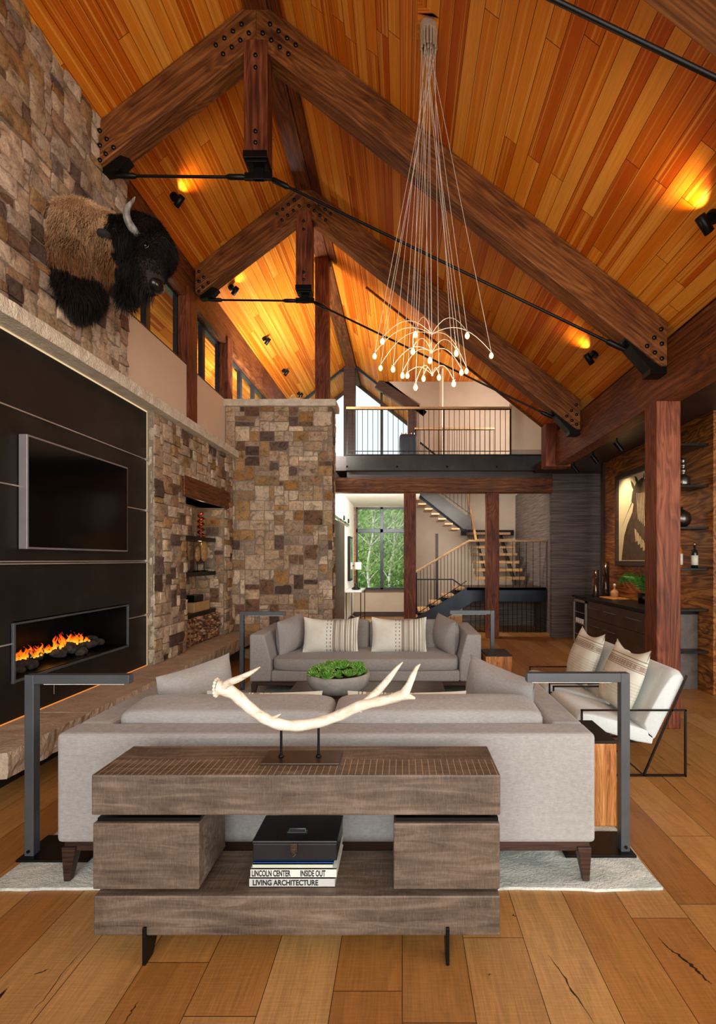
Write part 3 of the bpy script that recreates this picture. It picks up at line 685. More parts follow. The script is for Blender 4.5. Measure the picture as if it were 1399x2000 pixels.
# ================================================================ SOFAS
def puffbox(w, d, h, e=.22, n=10, sag=0, puff=.0, crown=0, seed=0):
    """rounded cushion block centred on its base: returns verts, faces"""
    g = G(); nu = 40; nv = 14; vs = []
    def pw(x, e): return math.copysign(abs(x)**e, x)
    for j in range(nv+1):
        ph = -PI/2+PI*j/nv
        for i in range(nu):
            th = 2*PI*i/nu+PI/nu
            cx = pw(math.cos(ph), e)*pw(math.cos(th), e); cy = pw(math.cos(ph), e)*pw(math.sin(th), e); cz = pw(math.sin(ph), e*1.2)
            x = cx*w/2; y = cy*d/2; z = cz*h/2
            z += crown*(1-cx*cx)*(1-cy*cy)*(1 if cz > 0 else 0)
            y *= 1+puff*(1-cx*cx)*(1-cz*cz)
            nn = noise.noise(Vector((x*3+seed, y*3, z*3)))*.012
            vs.append((x+nn*.5, y+nn, z+nn*.8+h/2))
    fs = [(j*nu+i, j*nu+(i+1) % nu, (j+1)*nu+(i+1) % nu, (j+1)*nu+i) for j in range(nv) for i in range(nu)]
    return vs, fs
def cushion(name, mat, parent, c, size, rot=(0, 0, 0), e=.25, crown=.0, puff=0, seed=0, local=True):
    g = G(); vs, fs = puffbox(size[0], size[1], size[2], e, crown=crown, puff=puff, seed=seed); g.add(vs, fs, 0, None, True)
    o = g.out(name, mat, None); o.location = c; o.rotation_euler = rot
    if parent is not None: adopt(o, parent, local)
    return o
def sofa(loc, rz, label, w=2.71, D=1.12, rear=False):
    r = thing('sofa', loc, label, 'sofa', 'grey linen sofas', rz)
    A = .17; h0 = .205; h1 = .755; sh = .36
    g = G(); yb = D/2; yf = -D/2
    g.box(-w/2, w/2, yb-A, yb, h0, h1)
    g.box(-w/2+.251, w/2-.251, yf, yb-A, h0, .33)
    for s in (-1, 1):
        g.prism([(s*w/2, yf, h0), (s*w/2, yf, h1), (s*(w/2-A), yf, h1), (s*(w/2-.25), yf, .45), (s*(w/2-.25), yf, h0)], (0, D-A, 0))
    o = g.out('upholstered_frame', M['sofa'], r, bevel=.022, local=True, seg=3)
    G().box(-w/2+.02, w/2-.02, yf+.03, yb-.03, h0-.055, h0).out('plinth', M['darkwood'], r, local=True, bevel=.004)
    for sx in (-1, 1):
        for sy in (-1, 1):
            x = sx*(w/2-.05); y = sy*(D/2-.05); g = G()
            tp = [(x-.035, y-.035, h0-.03), (x+.035, y-.035, h0-.03), (x+.035, y+.035, h0-.03), (x-.035, y+.035, h0-.03)]
            bt = [(x+sx*.012+a*.016, y+sy*.012+b*.016, .0) for a, b in ((-1, -1), (1, -1), (1, 1), (-1, 1))]
            g.add(tp+bt, [(0, 1, 2, 3), (7, 6, 5, 4)]+[(i, 4+i, 4+(i+1) % 4, (i+1) % 4) for i in range(4)])
            g.out('leg', M['darkwood'], r, local=True, bevel=.003)
    iw = w-.5
    cushion('seat_cushion', M['sofa'], r, (0, -.085, .325), (iw-.01, D-A+.01, .155), e=.16, crown=.02)
    for s in (-1, 1):
        cushion('back_cushion', M['sofa'], r, (s*(iw+.1)/4, yb-A-.17, .45), ((iw+.1)/2-.01, .26, .385), (-.12, 0, 0), e=.17, crown=.005, puff=.15, seed=s*3)
    return r
s1 = sofa((-.383, 2.425+.56, .02), PI, 'grey linen sofa seen from behind, nearest the viewer')
s2 = sofa((-.431, 5.64+.56, .02), 0, 'grey linen sofa facing the viewer, beyond the coffee table')
def loose(loc, size, rot, label):
    LOOSE.append((loc, size, rot, label))
LOOSE = []
loose((-1.41, 6.1, .48), (.52, .24, .45), (0, -.12, 1.2), 'grey square cushion leaning on the left arm of the far sofa')
loose((.55, 6.1, .48), (.52, .24, .45), (0, .12, -1.2), 'grey square cushion leaning on the right arm of the far sofa')
loose((-1.36, 3.22, .46), (.56, .24, .50), (0, -.10, 1.05), 'grey square cushion by the left arm of the near sofa')
loose((.62, 3.16, .46), (.56, .24, .50), (0, .12, -.95), 'grey square cushion by the right arm of the near sofa')

# white woven pillows with stripes
def pillow_mat(name, stripes, horizontal):
    t = NT(name); tc = t.n('ShaderNodeTexCoord'); sp = t.n('ShaderNodeSeparateXYZ'); t.l(tc.outputs['Object'], sp.inputs[0]); x = sp.outputs[2 if horizontal else 0]
    col = hexc('d8d3c0'); acc = None; cur = t.ramp(t.noise(t.coord(), 6, 3), [(.3, 'd8d6c6'), (.7, 'ebe9dc')])
    other = sp.outputs[0 if horizontal else 2]
    for a, b, c in stripes:
        m = t.math('MULTIPLY', t.math('GREATER_THAN', x, a), t.math('LESS_THAN', x, b)); 
        if c.endswith('*'):
            c = c[:-1]; m = t.math('MULTIPLY', m, t.math('GREATER_THAN', t.math('FRACT', t.math('MULTIPLY', other, 22)), .5))
        cur = t.mix(m, cur, hexc(c))
    n = t.noise(t.coord((300, 300, 300)), 1, 2); t.bump(n, .3, .003)
    return t.set(cur, .95, 0, .1)
sf = [(-.045, -.035, '8a7f70*'), (.0, .012, '8a7f70*'), (.03, .07, '9c9080'), (.082, .09, '7a6e60'), (.1, .135, 'a89c8a'), (.145, .152, '7a6e60'), (.17, .2, 'a0947f'), (.212, .22, '7a6e60'), (.235, .262, 'a89c8a'), (.28, .29, '8a7f70'), (.305, .312, '8a7f70')]
M['pil1'] = pillow_mat('woven_pillow', sf, False)
sg = [(.168, .176, '9a8c7c'), (.09, .135, 'a8998a'), (.10, .108, 'd8cdb8*'), (.118, .126, 'd8cdb8*'), (.142, .148, '8a7868'), (.078, .084, '8a7868'), (-.02, -.017, 'bdb7a4'), (-.045, -.042, 'bdb7a4'), (-.07, -.067, 'bdb7a4'), (-.095, -.092, 'bdb7a4'), (-.12, -.117, 'bdb7a4'), (-.145, -.142, 'bdb7a4')]
M['pil2'] = pillow_mat('banded_pillow', sg, True)
def pillow(mat, loc, w, h, t, rot, label, group, sagtop=.03):
    g = G(); n = 22; top = []; 
    def pt(i, j, s):
        u = -1+2*i/n; v = -1+2*j/n
        uu = u*(1-.045*(1-v*v)*abs(u)**3*1.0); vv = v*(1-.055*(1-u*u)*abs(v)**3)
        th = t/2*((1-abs(u)**2.6)*(1-abs(v)**2.6))**.55
        z = vv*h/2-(sagtop*(1-u*u) if v > 0 else 0)*v
        return (uu*w/2, s*th+noise.noise(Vector((u*2, v*2, s*3.1+w)))*.008, z)
    for s in (-1, 1):
        vs = [pt(i, j, s) for j in range(n+1) for i in range(n+1)]
        fs = [(j*(n+1)+i, j*(n+1)+i+1, (j+1)*(n+1)+i+1, (j+1)*(n+1)+i) for j in range(n) for i in range(n)]
        if s > 0: fs = [f[::-1] for f in fs]
        g.add(vs, fs, 0, None, True)
    o = g.out('throw_pillow', mat, None); o.location = loc; o.rotation_euler = rot; tag(o, label, 'pillow', group); return o
pillow(M['pil1'], (-.89, 6.03, .715), .69, .44, .17, (-.22, 0, 0), 'ivory striped pillow on the left half of the far sofa', 'ivory striped pillows on the sofas')
pillow(M['pil1'], (-.04, 6.03, .715), .69, .44, .17, (-.22, .0, 0), 'ivory striped pillow on the right half of the far sofa', 'ivory striped pillows on the sofas')
pillow(M['pil1'], (-.88, 3.05, .595), .74, .44, .16, (.2, 0, PI), 'ivory pillow whose edge shows over the left back cushion of the near sofa', 'ivory striped pillows on the sofas', 0)
pillow(M['pil1'], (.03, 3.05, .595), .76, .44, .16, (.2, 0, PI), 'ivory pillow whose edge shows over the right back cushion of the near sofa', 'ivory striped pillows on the sofas', 0)

for loc, size, rot, lb in LOOSE:
    o = pillow(M['sofa'], (loc[0], loc[1], loc[2]+size[2]/2), size[0], size[2], size[1], rot, lb, 'grey square cushions on the sofas', .0); o.name = 'throw_cushion'; o['category'] = 'cushion'
# ================================================================ RUG
g = G(); nx, ny = 60, 60; x0, x1, y0, y1 = -2.07, 1.30, 2.41, 6.9
t = NT('pale_rug'); n1 = t.noise(t.coord((2, 5, 1)), 1.2, 7, .7, 1.5); n2 = t.noise(t.coord(), 70, 3, .7)
t.bump(t.math('ADD', n1, n2), .6, .012); M['rug'] = t.set(t.ramp(t.math('ADD', t.math('MULTIPLY', n1, .8), t.math('MULTIPLY', n2, .2)), [(.36, 'a0a8a2'), (.5, 'c8ccc2'), (.6, 'dcddd3')]), .98, 0, .1)
def rp(i, j, z):
    x = x0+(x1-x0)*i/nx; y = y0+(y1-y0)*j/ny; e = .012*noise.noise(Vector((x*4, y*4, 0)))+.006*noise.noise(Vector((x*15, y*15, 0)))
    if j == 0: y += e*1.2
    if i in (0, nx): x += e
    return (x, y, z if 0 < i < nx and 0 < j < ny else z*.7)
vs = [rp(i, j, .02) for j in range(ny+1) for i in range(nx+1)]; fs = [(j*(nx+1)+i, j*(nx+1)+i+1, (j+1)*(nx+1)+i+1, (j+1)*(nx+1)+i) for j in range(ny) for i in range(nx)]
g.add(vs, fs, 0, None, True)
ring = [i for i in range(nx+1)]+[j*(nx+1)+nx for j in range(1, ny+1)]+[ny*(nx+1)+i for i in range(nx-1, -1, -1)]+[j*(nx+1) for j in range(ny-1, 0, -1)]
tp = [vs[k] for k in ring]; bt = [(p[0], p[1], .0) for p in tp]; n = len(tp); g.add(tp+bt, [(k, n+k, n+(k+1) % n, (k+1) % n) for k in range(n)])
tag(g.out('rug', M['rug']), 'pale grey mottled rug under both sofas and the coffee table', 'rug')

# ================================================================ COFFEE TABLE, BOWL
r = thing('coffee_table', (-.335, 4.36, .02), 'low dark wooden coffee table between the sofas', 'table')
M['ctable'] = wood('table_wood', '241a14', '40312a', '54443a', 0, .35, 1.5, .3)
G().box(-1.08, .41, 3.78, 4.96, .33, .40).out('table_top', M['ctable'], r, bevel=.006)
for x in (-.95, .28):
    for y in (3.9, 4.84): G().box(x-.05, x+.05, y-.05, y+.05, .02, .33).out('leg', M['ctable'], r, bevel=.004)
t = NT('concrete'); n1 = t.noise(t.coord(), 7, 6, .65); t.bump(n1, .3, .006); M['concrete'] = t.set(t.ramp(n1, [(.3, '9a9892'), (.7, 'c2c0b8')]), .8)
bc = Vector((-.604, 4.58, .40)); r = thing('planter_bowl', bc, 'wide grey concrete bowl on the coffee table', 'bowl')
G().lathe([(.0, 0), (.17, 0), (.235, .03), (.282, .085), (.297, .14), (.290, .185), (.272, .187), (.268, .15), (.0, .15)], bc, 48).out('bowl', M['concrete'], r)
G().lathe([(0, .148), (.265, .148), (.2, .165), (0, .18)], bc, 24).out('soil', plain('soil', '1c140e', '30241a', .95, 0, 30, .8, .01), r)
t = NT('succulent'); tc = t.n('ShaderNodeTexCoord'); n1 = t.noise(t.coord(), 16, 3)
M['succ'] = t.set(t.ramp(n1, [(.3, '3e8022'), (.5, '72b042'), (.68, 'b0dc84')]), .45)
def rosette(R):
    g = G()
    for layer, (cnt, tilt, ln) in enumerate(((9, .25, 1.0), (8, .6, .86), (7, .95, .66), (5, 1.25, .45))):
        for k in range(cnt):
            a = 2*PI*(k+.5*layer)/cnt; L = R*ln; d = Vector((math.cos(a)*math.cos(tilt), math.sin(a)*math.cos(tilt), math.sin(tilt))); s = Vector((-math.sin(a), math.cos(a), 0)); u = d.cross(s)*-1
            if u.z < 0: u = -u
            P = []
            for q, wd, th in ((0, .10, .05), (.4, .24, .09), (.75, .26, .07), (1.0, .02, .01)):
                c = d*L*q+u*(q*q*.16*L)
                P += [c-s*wd*L*.9, c-u*th*L, c+s*wd*L*.9, c+u*th*L*.6]
            fs = []
            for m_ in range(3):
                for e in range(4): fs.append((m_*4+e, m_*4+(e+1) % 4, (m_+1)*4+(e+1) % 4, (m_+1)*4+e))
            g.add(P, fs, 0, None, True)
    return g
rnd = random.Random(2); ros = None; pts = [(0, 0)]
for k in range(6): pts.append((.09*math.cos(k*PI/3), .09*math.sin(k*PI/3)))
for k in range(12): pts.append((.165*math.cos(k*PI/6+.2), .165*math.sin(k*PI/6+.2)))
for k in range(17): pts.append((.235*math.cos(k*2*PI/17), .235*math.sin(k*2*PI/17)))
for x, y in pts:
    if ros is None: ros = rosette(.062).out('succulent', M['succ']); o = ros
    else: o = ros.copy(); S.collection.objects.link(o)
    rr = math.hypot(x, y); k = rnd.uniform(.8, 1.2); o.scale = (k, k, k*rnd.uniform(.9, 1.3)); o.location = bc+Vector((x+rnd.uniform(-.01, .01), y+rnd.uniform(-.01, .01), .235-.9*rr*rr*1.0+rnd.uniform(-.012, .012)))
    o.rotation_euler = (-y*1.8, x*1.8, rnd.random()*6)
    tag(o, 'green succulent rosette among the others in the grey bowl', 'plant', 'succulents in the grey bowl')

# ================================================================ CONSOLE
t = NT('console_top'); base = t.coord(); sp = t.n('ShaderNodeSeparateXYZ'); tc = t.n('ShaderNodeTexCoord'); t.l(tc.outputs['Object'], sp.inputs[0])
n1 = t.noise(t.coord((2.5, 24, 24)), 1, 7, .62, 1.2); n2 = t.noise(t.coord((160, 30, 50)), 1, 3); f = t.math('ADD', t.math('MULTIPLY', n1, .8), t.math('MULTIPLY', n2, .2))
f = t.math('ADD', t.math('MULTIPLY', f, .7), t.math('MULTIPLY', t.noise(t.coord((1, 1, 1)), 3.2, 4, .6, 1.2), .3))
col = t.ramp(f, [(.34, '33281f'), (.5, '5c4c3e'), (.70, '857464')])
x = sp.outputs[0]; m = t.math('LESS_THAN', t.math('FRACT', t.math('MULTIPLY', x, 36)), .085)
m = t.math('MULTIPLY', m, t.math('MULTIPLY', t.math('LESS_THAN', sp.outputs[1], 2.13), t.math('GREATER_THAN', sp.outputs[2], .7695)))
saw = t.math('MULTIPLY', t.math('GREATER_THAN', t.noise(t.coord((230, 5, 14)), 1, 2), .6), .3)
col = t.mix(m, col, hexc('b39a7a')); col = t.mix(t.math('MULTIPLY', saw, .35), col, hexc('a08873')); t.bump(t.math('ADD', f, saw), .4, .003)
M['ctop'] = t.set(col, .5)
y0, y1 = 1.974, 2.285; r = thing('console_table', (-.435, 2.13, 0), 'rustic dark wood console with floating drawers behind the near sofa', 'console')
G().box(-1.271, .402, y0, y1, .605, .770).out('table_top', M['ctop'], r, bevel=.006)
G().box(-1.262, .400, y0, y1, .113, .276).out('lower_slab', M['ctop'], r, bevel=.006)
for a, b in ((-1.267, -.832), (-.036, .400)):
    d = G().box(a, b, y0+.003, y1-.01, .300, .571).out('drawer', M['ctop'], r, bevel=.005)
    G().box(a+.01, b-.004, y0+.02, y1-.02, .571, .585).out('steel_top', M['black'], d)
    G().box(a+.09, b-.09, y0+.05, y1-.05, .585, .605).out('spacer', M['black'], d)
    G().box(a+.09, b-.09, y0+.04, y1-.04, .276, .300).out('spacer', M['black'], d)
for x in (-1.05, .185):
    g = G(); g.prism([(x-.007, y0-.012, 0), (x-.007, y0-.012, .152), (x-.007, y0-.001, .152), (x-.007, y0-.001, .113), (x-.007, y1, .113), (x-.007, y1, 0), (x-.007, y1-.05, 0), (x-.007, y1-.08, .06), (x-.007, y0+.09, .06), (x-.007, y0+.05, 0)], (.014, 0, 0))
    g.out('foot', M['black'], r, bevel=.002)
# books and box
M['paper'] = plain('book_paper', 'cfcabc', 'e0dccf', .8, 0, 30, .2)
def text(s, size, loc, mat, parent, sx=1.0, ext=.0006):
    cu = bpy.data.curves.new('lettering', 'FONT'); cu.body = s; cu.size = size; cu.extrude = ext; cu.offset = size*.028
    to = bpy.data.objects.new('t', cu); S.collection.objects.link(to); dg = bpy.context.evaluated_depsgraph_get(); dg.update()
    me = bpy.data.meshes.new_from_object(to.evaluated_get(dg)); bpy.data.objects.remove(to); me.name = 'lettering'; me.materials.clear(); me.materials.append(mat)
    o = bpy.data.objects.new('lettering', me); S.collection.objects.link(o); o.location = loc; o.rotation_euler = (PI/2, 0, 0); o.scale = (sx, 1, 1); adopt(o, parent, False); return o
def book(x0, x1, z0, z1, cover, label, yb=2.26, yf=2.027, rz=0):
    r = thing('book', ((x0+x1)/2, (yf+yb)/2, z0), label, 'book', 'books under the console top')
    g = G(); t_ = .003; g.box(x0, x1, yf, yb, z0, z0+t_); g.box(x0, x1, yf, yb, z1-t_, z1); g.box(x0, x1, yf, yf+t_, z0, z1); g.out('cover', cover, r)
    G().box(x0+.003, x1-.004, yf+.003, yb-.004, z0+t_, z1-t_).out('pages', M['paper'], r); return r
M['cvw'] = plain('cream_cover', 'cfcdc6', 'dcdad2', .5, 0, 4, 0); M['cvg'] = plain('grey_cover', 'b0aeaa', 'c4c2bc', .5, 0, 4, 0); M['cvb'] = plain('blue_cover', '1e3f78', '2c5596', .45, 0, 4, 0); M['ink'] = plain('ink', '141414', '1c1c1c', .5, 0, 4, 0); M['cvk'] = plain('pale_green_cover', 'b8bca8', 'c8ccb8', .5, 0, 4, 0)
z = .276
b1 = book(-.642, -.283, z, z+.039, M['cvg'], 'thick grey book lettered LIVING ARCHITECTURE, bottom of the stack'); text('LIVING ARCHITECTURE', .031, (-.628, 2.0262, z+.009), M['ink'], b1, .84)
b2 = book(-.637, -.276, z+.039, z+.078, M['cvw'], 'white book lettered LINCOLN CENTER and INSIDE OUT, second from the bottom'); text('LINCOLN CENTER', .035, (-.632, 2.0262, z+.0465), M['ink'], b2, .56); text('INSIDE OUT', .035, (-.428, 2.0262, z+.0465), M['ink'], b2, .56)
b3 = book(-.628, -.292, z+.078, z+.098, M['cvk'], 'thin pale green book under the blue one'); b4 = book(-.626, -.288, z+.098, z+.108, M['cvb'], 'thin blue book directly under the black metal box')
M['boxblack'] = plain('box_black', '141416', '222226', .35, .3, 6, .05)
r = thing('document_box', (-.452, 2.13, z+.108), 'black metal document box with latch and lid handle, on the books', 'box')
zb = z+.109; G().box(-.629, -.275, 2.03, 2.235, zb, zb+.072).out('box_body', M['boxblack'], r, bevel=.004); G().box(-.631, -.273, 2.028, 2.237, zb+.069, zb+.084).out('lid', M['boxblack'], r, bevel=.004)
g = G(); g.box(-.468, -.44, 2.022, 2.03, zb+.04, zb+.075); g.box(-.462, -.446, 2.018, 2.03, zb+.03, zb+.055); g.tube([(-.464, 2.02, zb+.035), (-.454, 2.012, zb+.028), (-.444, 2.02, zb+.035)], .002, 6); g.out('latch', M['bronze'], r, bevel=.001)
g = G(); g.tube([(-.49, 2.10, zb+.084), (-.49, 2.10, zb+.096), (-.42, 2.10, zb+.096), (-.42, 2.10, zb+.084)], .003, 8); g.box(-.498, -.412, 2.09, 2.11, zb+.084, zb+.086); g.out('handle', M['metal'], r)

# ================================================================ ANTLER
t = NT('antler_bone'); n1 = t.noise(t.coord((14, 30, 30)), 1, 6, .7, .5); t.bump(n1, .5, .006); M['bone'] = t.set(t.ramp(n1, [(.3, 'b89e7e'), (.42, 'dccfb6'), (.6, 'f0e8d8')]), .55)
r = thing('antler', (-.44, 2.14, .78), 'large pale shed antler on a small stand, on the console', 'antler')
def ap(px, py, d=2.14): return at(px, py, d)
main = [ap(424, 1343, 2.06), ap(436, 1345, 2.065), ap(456, 1354, 2.08), ap(474, 1370, 2.09), ap(492, 1386, 2.1), ap(512, 1400, 2.12), ap(535, 1411, 2.13), ap(565, 1417, 2.14), ap(600, 1415, 2.14), ap(635, 1407, 2.14), ap(668, 1395, 2.13), ap(698, 1381, 2.12), ap(730, 1372, 2.11), ap(760, 1366, 2.10), ap(785, 1357, 2.09), ap(796, 1344, 2.08), ap(806, 1322, 2.07), ap(814, 1305, 2.06), ap(821, 1297, 2.05)]
rad = [.030, .027, .024, .023, .022, .022, .023, .023, .023, .022, .022, .022, .020, .019, .020, .016, .012, .008, .002]
def spl(P, R, k=4):
    out = []; ro = []
    for i in range(len(P)-1):
        a = P[max(i-1, 0)]; b = P[i]; c = P[i+1]; d = P[min(i+2, len(P)-1)]
        for j in range(k):
            q = j/k; out.append(.5*((2*b)+(c-a)*q+(2*a-5*b+4*c-d)*q*q+(3*b-a-3*c+d)*q**3)); ro.append(R[i]+(R[i+1]-R[i])*q)
    out.append(P[-1]); ro.append(R[-1]); return out, ro
g = G(); a, b = spl(main, rad); b = [x*1.08*(1+.05*math.sin(i*1.3)) for i, x in enumerate(b)]; g.tube(a, b, 14)
for P, R in (([ap(700, 1385, 2.12), ap(722, 1366, 2.13), ap(742, 1346, 2.14), ap(760, 1325, 2.15), ap(775, 1306, 2.16), ap(787, 1293, 2.17)], [.021, .019, .017, .014, .009, .002]),
             ([ap(432, 1347, 2.06), ap(446, 1334, 2.04), ap(466, 1326, 2.02), ap(488, 1315, 2.0), ap(508, 1303, 1.98)], [.016, .016, .014, .010, .002]),
             ([ap(530, 1404, 2.13), ap(541, 1399, 2.11), ap(549, 1394, 2.1)], [.012, .006, .001]), ([ap(786, 1361, 2.09), ap(800, 1361, 2.07), ap(811, 1364, 2.06)], [.016, .012, .004])):
    a, b = spl(P, R); g.tube(a, b, 12)
c = ap(423, 1343, 2.058)
for k in range(14):
    th = 2*PI*k/14; u = Vector((.25, .2, 0)); q = c+Vector((0, math.cos(th)*.032, math.sin(th)*.034)); g.ell(q, (.007, .008, .008), nu=8, nv=6)
g.out('antler', M['bone'], r)
g = G(); g.box(-.61, -.27, 2.064, 2.206, .771, .779); g.out('base_plate', M['bronze'], r, bevel=.001)
for px in (549.5, 622.5):
    x = at(px, 0, 2.14).x; g = G(); g.cyl((x, 2.14, .778), (x, 2.14, .905 if px < 600 else .93), .0055, 12); g.lathe([(.012, 0), (.012, .006), (.006, .012)], (x, 2.14, .778), 14); g.out('rod', M['black'], r)

# ================================================================ FLOOR LAMPS
def lamp(x, y, s, z, label, dy=.0):
    """x,y: outer edge of the post; s=+1 arm to the right"""
    r = thing('floor_lamp', (x, y, z), label, 'floor lamp', 'square tube floor lamps', 0)
    o = G().box(min(0, s*.05), max(0, s*.05), -.025, .025, .012, 1.0).out('post', M['metal'], r, bevel=.003, local=True)
    G().box(min(-s*.02, s*.37), max(-s*.02, s*.37), -.06-dy, .18-dy, 0, .013).out('base_plate', M['black'], r, bevel=.002, local=True)
    G().box(min(s*.0505, s*.57), max(s*.0505, s*.57), -.0248, .0248, .95, 1.0).out('arm', M['metal'], r, bevel=.003, local=True)
    G().box(min(s*.1, s*.54), max(s*.1, s*.54), -.018, .018, .946, .951).out('light_strip', M['paper'], r, local=True)
    G().cyl((s*.145, 0, .95), (s*.145, 0, .89), .002, 6).out('pull_chain', M['chrome'], r, local=True)
    g = G(); g.cyl((s*.025, -.026, .04), (s*.025, -.034, .04), .008, 12); g.out('foot_switch', M['black'], r, local=True)
    return r
lamp(-2.062, 2.66, 1, .02, 'dark square tube floor lamp at the left end of the near sofa')
lamp(1.262, 2.70, -1, .02, 'dark square tube floor lamp at the right end of the near sofa')
lamp(-2.03, 6.05, 1, .0, 'dark square tube floor lamp at the left end of the far sofa')
lamp(1.18, 6.2, -1, .0, 'dark floor lamp behind the side table of the far sofa')
# side tables
for x0, x1, y0, y1, lb in ((1.0, 1.31, 2.944, 3.32, 'reclaimed wood block side table with dark metal top beside the near sofa'), (.965, 1.275, 5.59, 5.98, 'reclaimed wood block side table with dark metal top beside the far sofa')):
    zz = .02
    r = thing('side_table', ((x0+x1)/2, (y0+y1)/2, zz), lb, 'side table', 'reclaimed wood side tables')
    G().box(x0, x1, y0, y1, zz, .53).out('wood_block', M['reclaimed'], r, bevel=.012); G().box(x0+.004, x1-.004, y0-.004, y1+.004, .53, .546).out('metal_top', M['steel'], r, bevel=.002)

# ================================================================ ARMCHAIRS
M['chairframe'] = plain('chair_frame', '1e1412', '2e201c', .35, .7, 5, 0)
def chair(y0, label):
    y1 = y0+.70; r = thing('armchair', (1.76, (y0+y1)/2, 0), label, 'armchair', 'thin framed white armchairs')
    for y in (y0, y1-.012):
        g = G(); b = .012
        def br(p, q): g.bar((p[0], y+.006, p[1]), (q[0], y+.006, q[1]), b, b+.004, up=(0, 1, 0))
        br((1.36, .003+.007), (2.16, .01)); br((1.36, .505), (2.16, .505)); br((1.366, 0), (1.366, .51)); br((2.154, 0), (2.154, .51))
        br((1.836, .01), (2.165, .77)); br((1.836, .01), (1.38, .42))
        g.out('side_frame', M['chairframe'], r)
    g = G(); ya, yb = y0+.02, y1-.02
    def prof(P): 
        n = 12; m_ = len(P); vs = []
        for k in range(n+1):
            f = k/n; y = ya+(yb-ya)*f; e = 1-.10*max(0, (abs(f-.5)*2)**8)
            cx = sum(p[0] for p in P)/m_; cz = sum(p[1] for p in P)/m_
            vs += [(cx+(p[0]-cx)*(1 if k in () else (.98 if k in (0, n) else 1)), y, cz+(p[1]-cz)*(.88 if k in (0, n) else 1)) for p in P]
        fs = [(k*m_+i, k*m_+(i+1) % m_, (k+1)*m_+(i+1) % m_, (k+1)*m_+i) for k in range(n) for i in range(m_)]
        g.add(vs, fs+[tuple(range(m_))[::-1], tuple(n*m_+i for i in range(m_))], 0, None, True)
    prof([(1.335, .455), (1.35, .478), (1.38, .485), (1.45, .475), (1.6, .435), (1.75, .385), (1.88, .34), (1.93, .29), (1.918, .224), (1.80, .245), (1.6, .31), (1.42, .37), (1.35, .39), (1.332, .42)])
    g.out('seat', M['cream'], r, bevel=.01, weld=True); g = G()
    prof([(1.86, .33), (1.845, .38), (1.90, .50), (1.98, .66), (2.05, .77), (2.08, .795), (2.12, .80), (2.15, .785), (2.157, .755), (2.10, .63), (2.03, .47), (1.935, .26), (1.91, .24), (1.87, .27)])
    g.out('backrest', M['cream'], r, bevel=.01, weld=True)
    return r
chair(3.67, 'white armchair with thin black frame, nearer of the two'); chair(4.476, 'white armchair with thin black frame, farther of the two')
for yc, lb in ((4.12, 'ivory pillow with a brown woven band on the nearer white armchair'), (4.98, 'ivory pillow with a brown woven band on the farther white armchair')):
    pillow(M['pil2'], (1.905, yc, .665), .60, .56, .17, (.0, .0, 0), lb, 'banded pillows on the armchairs', .06)
    o = bpy.data.objects[-1] if False else None
for o in [x for x in bpy.data.objects if x.get('group') == 'banded pillows on the armchairs']:
    # stand the pillow across the chair (facing -X) and lean it back
    o.rotation_mode = 'QUATERNION'; a = math.atan2(2.02-1.834, .918-.404)
    o.rotation_quaternion = (Matrix.Rotation(a, 4, 'Y') @ Matrix.Rotation(-PI/2, 4, 'Z')).to_quaternion()
    o.location.x -= .03
# ================================================================ CHANDELIER
M['wire'] = plain('silver_wire', 'ccc2b0', 'e0d8c8', .35, .3, 5, 0)
M['nickel'] = plain('warm_nickel', 'b4a48c', 'd0c0a8', .25, .45, 6, 0)
M['blk'] = wood('mount_block', 'a04c10', 'c87420', 'd88c34', 0, .5, 1, .1)
r = thing('chandelier', (.2, 3.7, zr(.2)), 'pendant chandelier of small glowing bulbs on long thin wires from one ceiling canopy', 'chandelier')
cx, cy = .203, 3.70; ct = at(838, 52, cy).z; cb = at(838, 97, cy).z
g = G(); g.prism([(cx-.09, cy-.09, ct), (cx+.09, cy-.09, ct), (cx+.09, cy-.09, zr(cx+.09)+.01), (cx-.09, cy-.09, zr(cx-.09)+.01)], (0, .18, 0)); g.out('mounting_block', M['blk'], r)
G().cyl((cx, cy, ct-.06), (cx, cy, ct), .07, 28).out('canopy', M['nickel'], r, bevel=.003)
g = G()
for k in range(14):
    a = 2*PI*k/14; g.cyl((cx+.058*math.cos(a), cy+.058*math.sin(a), ct-.06), (cx+.058*math.cos(a), cy+.058*math.sin(a), cb), .009, 8)
for k in range(7):
    a = 2*PI*k/7; g.cyl((cx+.03*math.cos(a), cy+.03*math.sin(a), ct-.06), (cx+.03*math.cos(a), cy+.03*math.sin(a), cb-.01), .009, 8)
g.out('canopy_rods', M['nickel'], r)
hubs = [Vector((.225, 3.68, at(843, 652, 3.68).z)), Vector((.225, 3.68, at(843, 688, 3.68).z)), Vector((.228, 3.68, at(845, 732, 3.68).z))]
BL = [(747, 667, 3.435, 0), (732, 696, 3.68, 0), (743.6, 719, 3.91, 0), (960, 695, 3.68, 0), (913, 656, 3.348, 0), (811.5, 653.7, 3.33, 0), (911.6, 725, 3.976, 0),
      (768, 721.6, 3.60, 1), (806.5, 687, 3.33, 1), (891.6, 690.5, 3.36, 1), (840, 704.8, 3.43, 1), (901.6, 728, 3.70, 1), (786.5, 734, 3.71, 1),
      (796, 734, 3.80, 2), (812, 757, 3.55, 2), (827.6, 740, 3.80, 2), (857.6, 737.7, 3.82, 2), (886.6, 750, 3.6, 2)]
t = NT('bulb_holder'); M['holder'] = t.set('d8cdb8', .25, .8)
blb = None
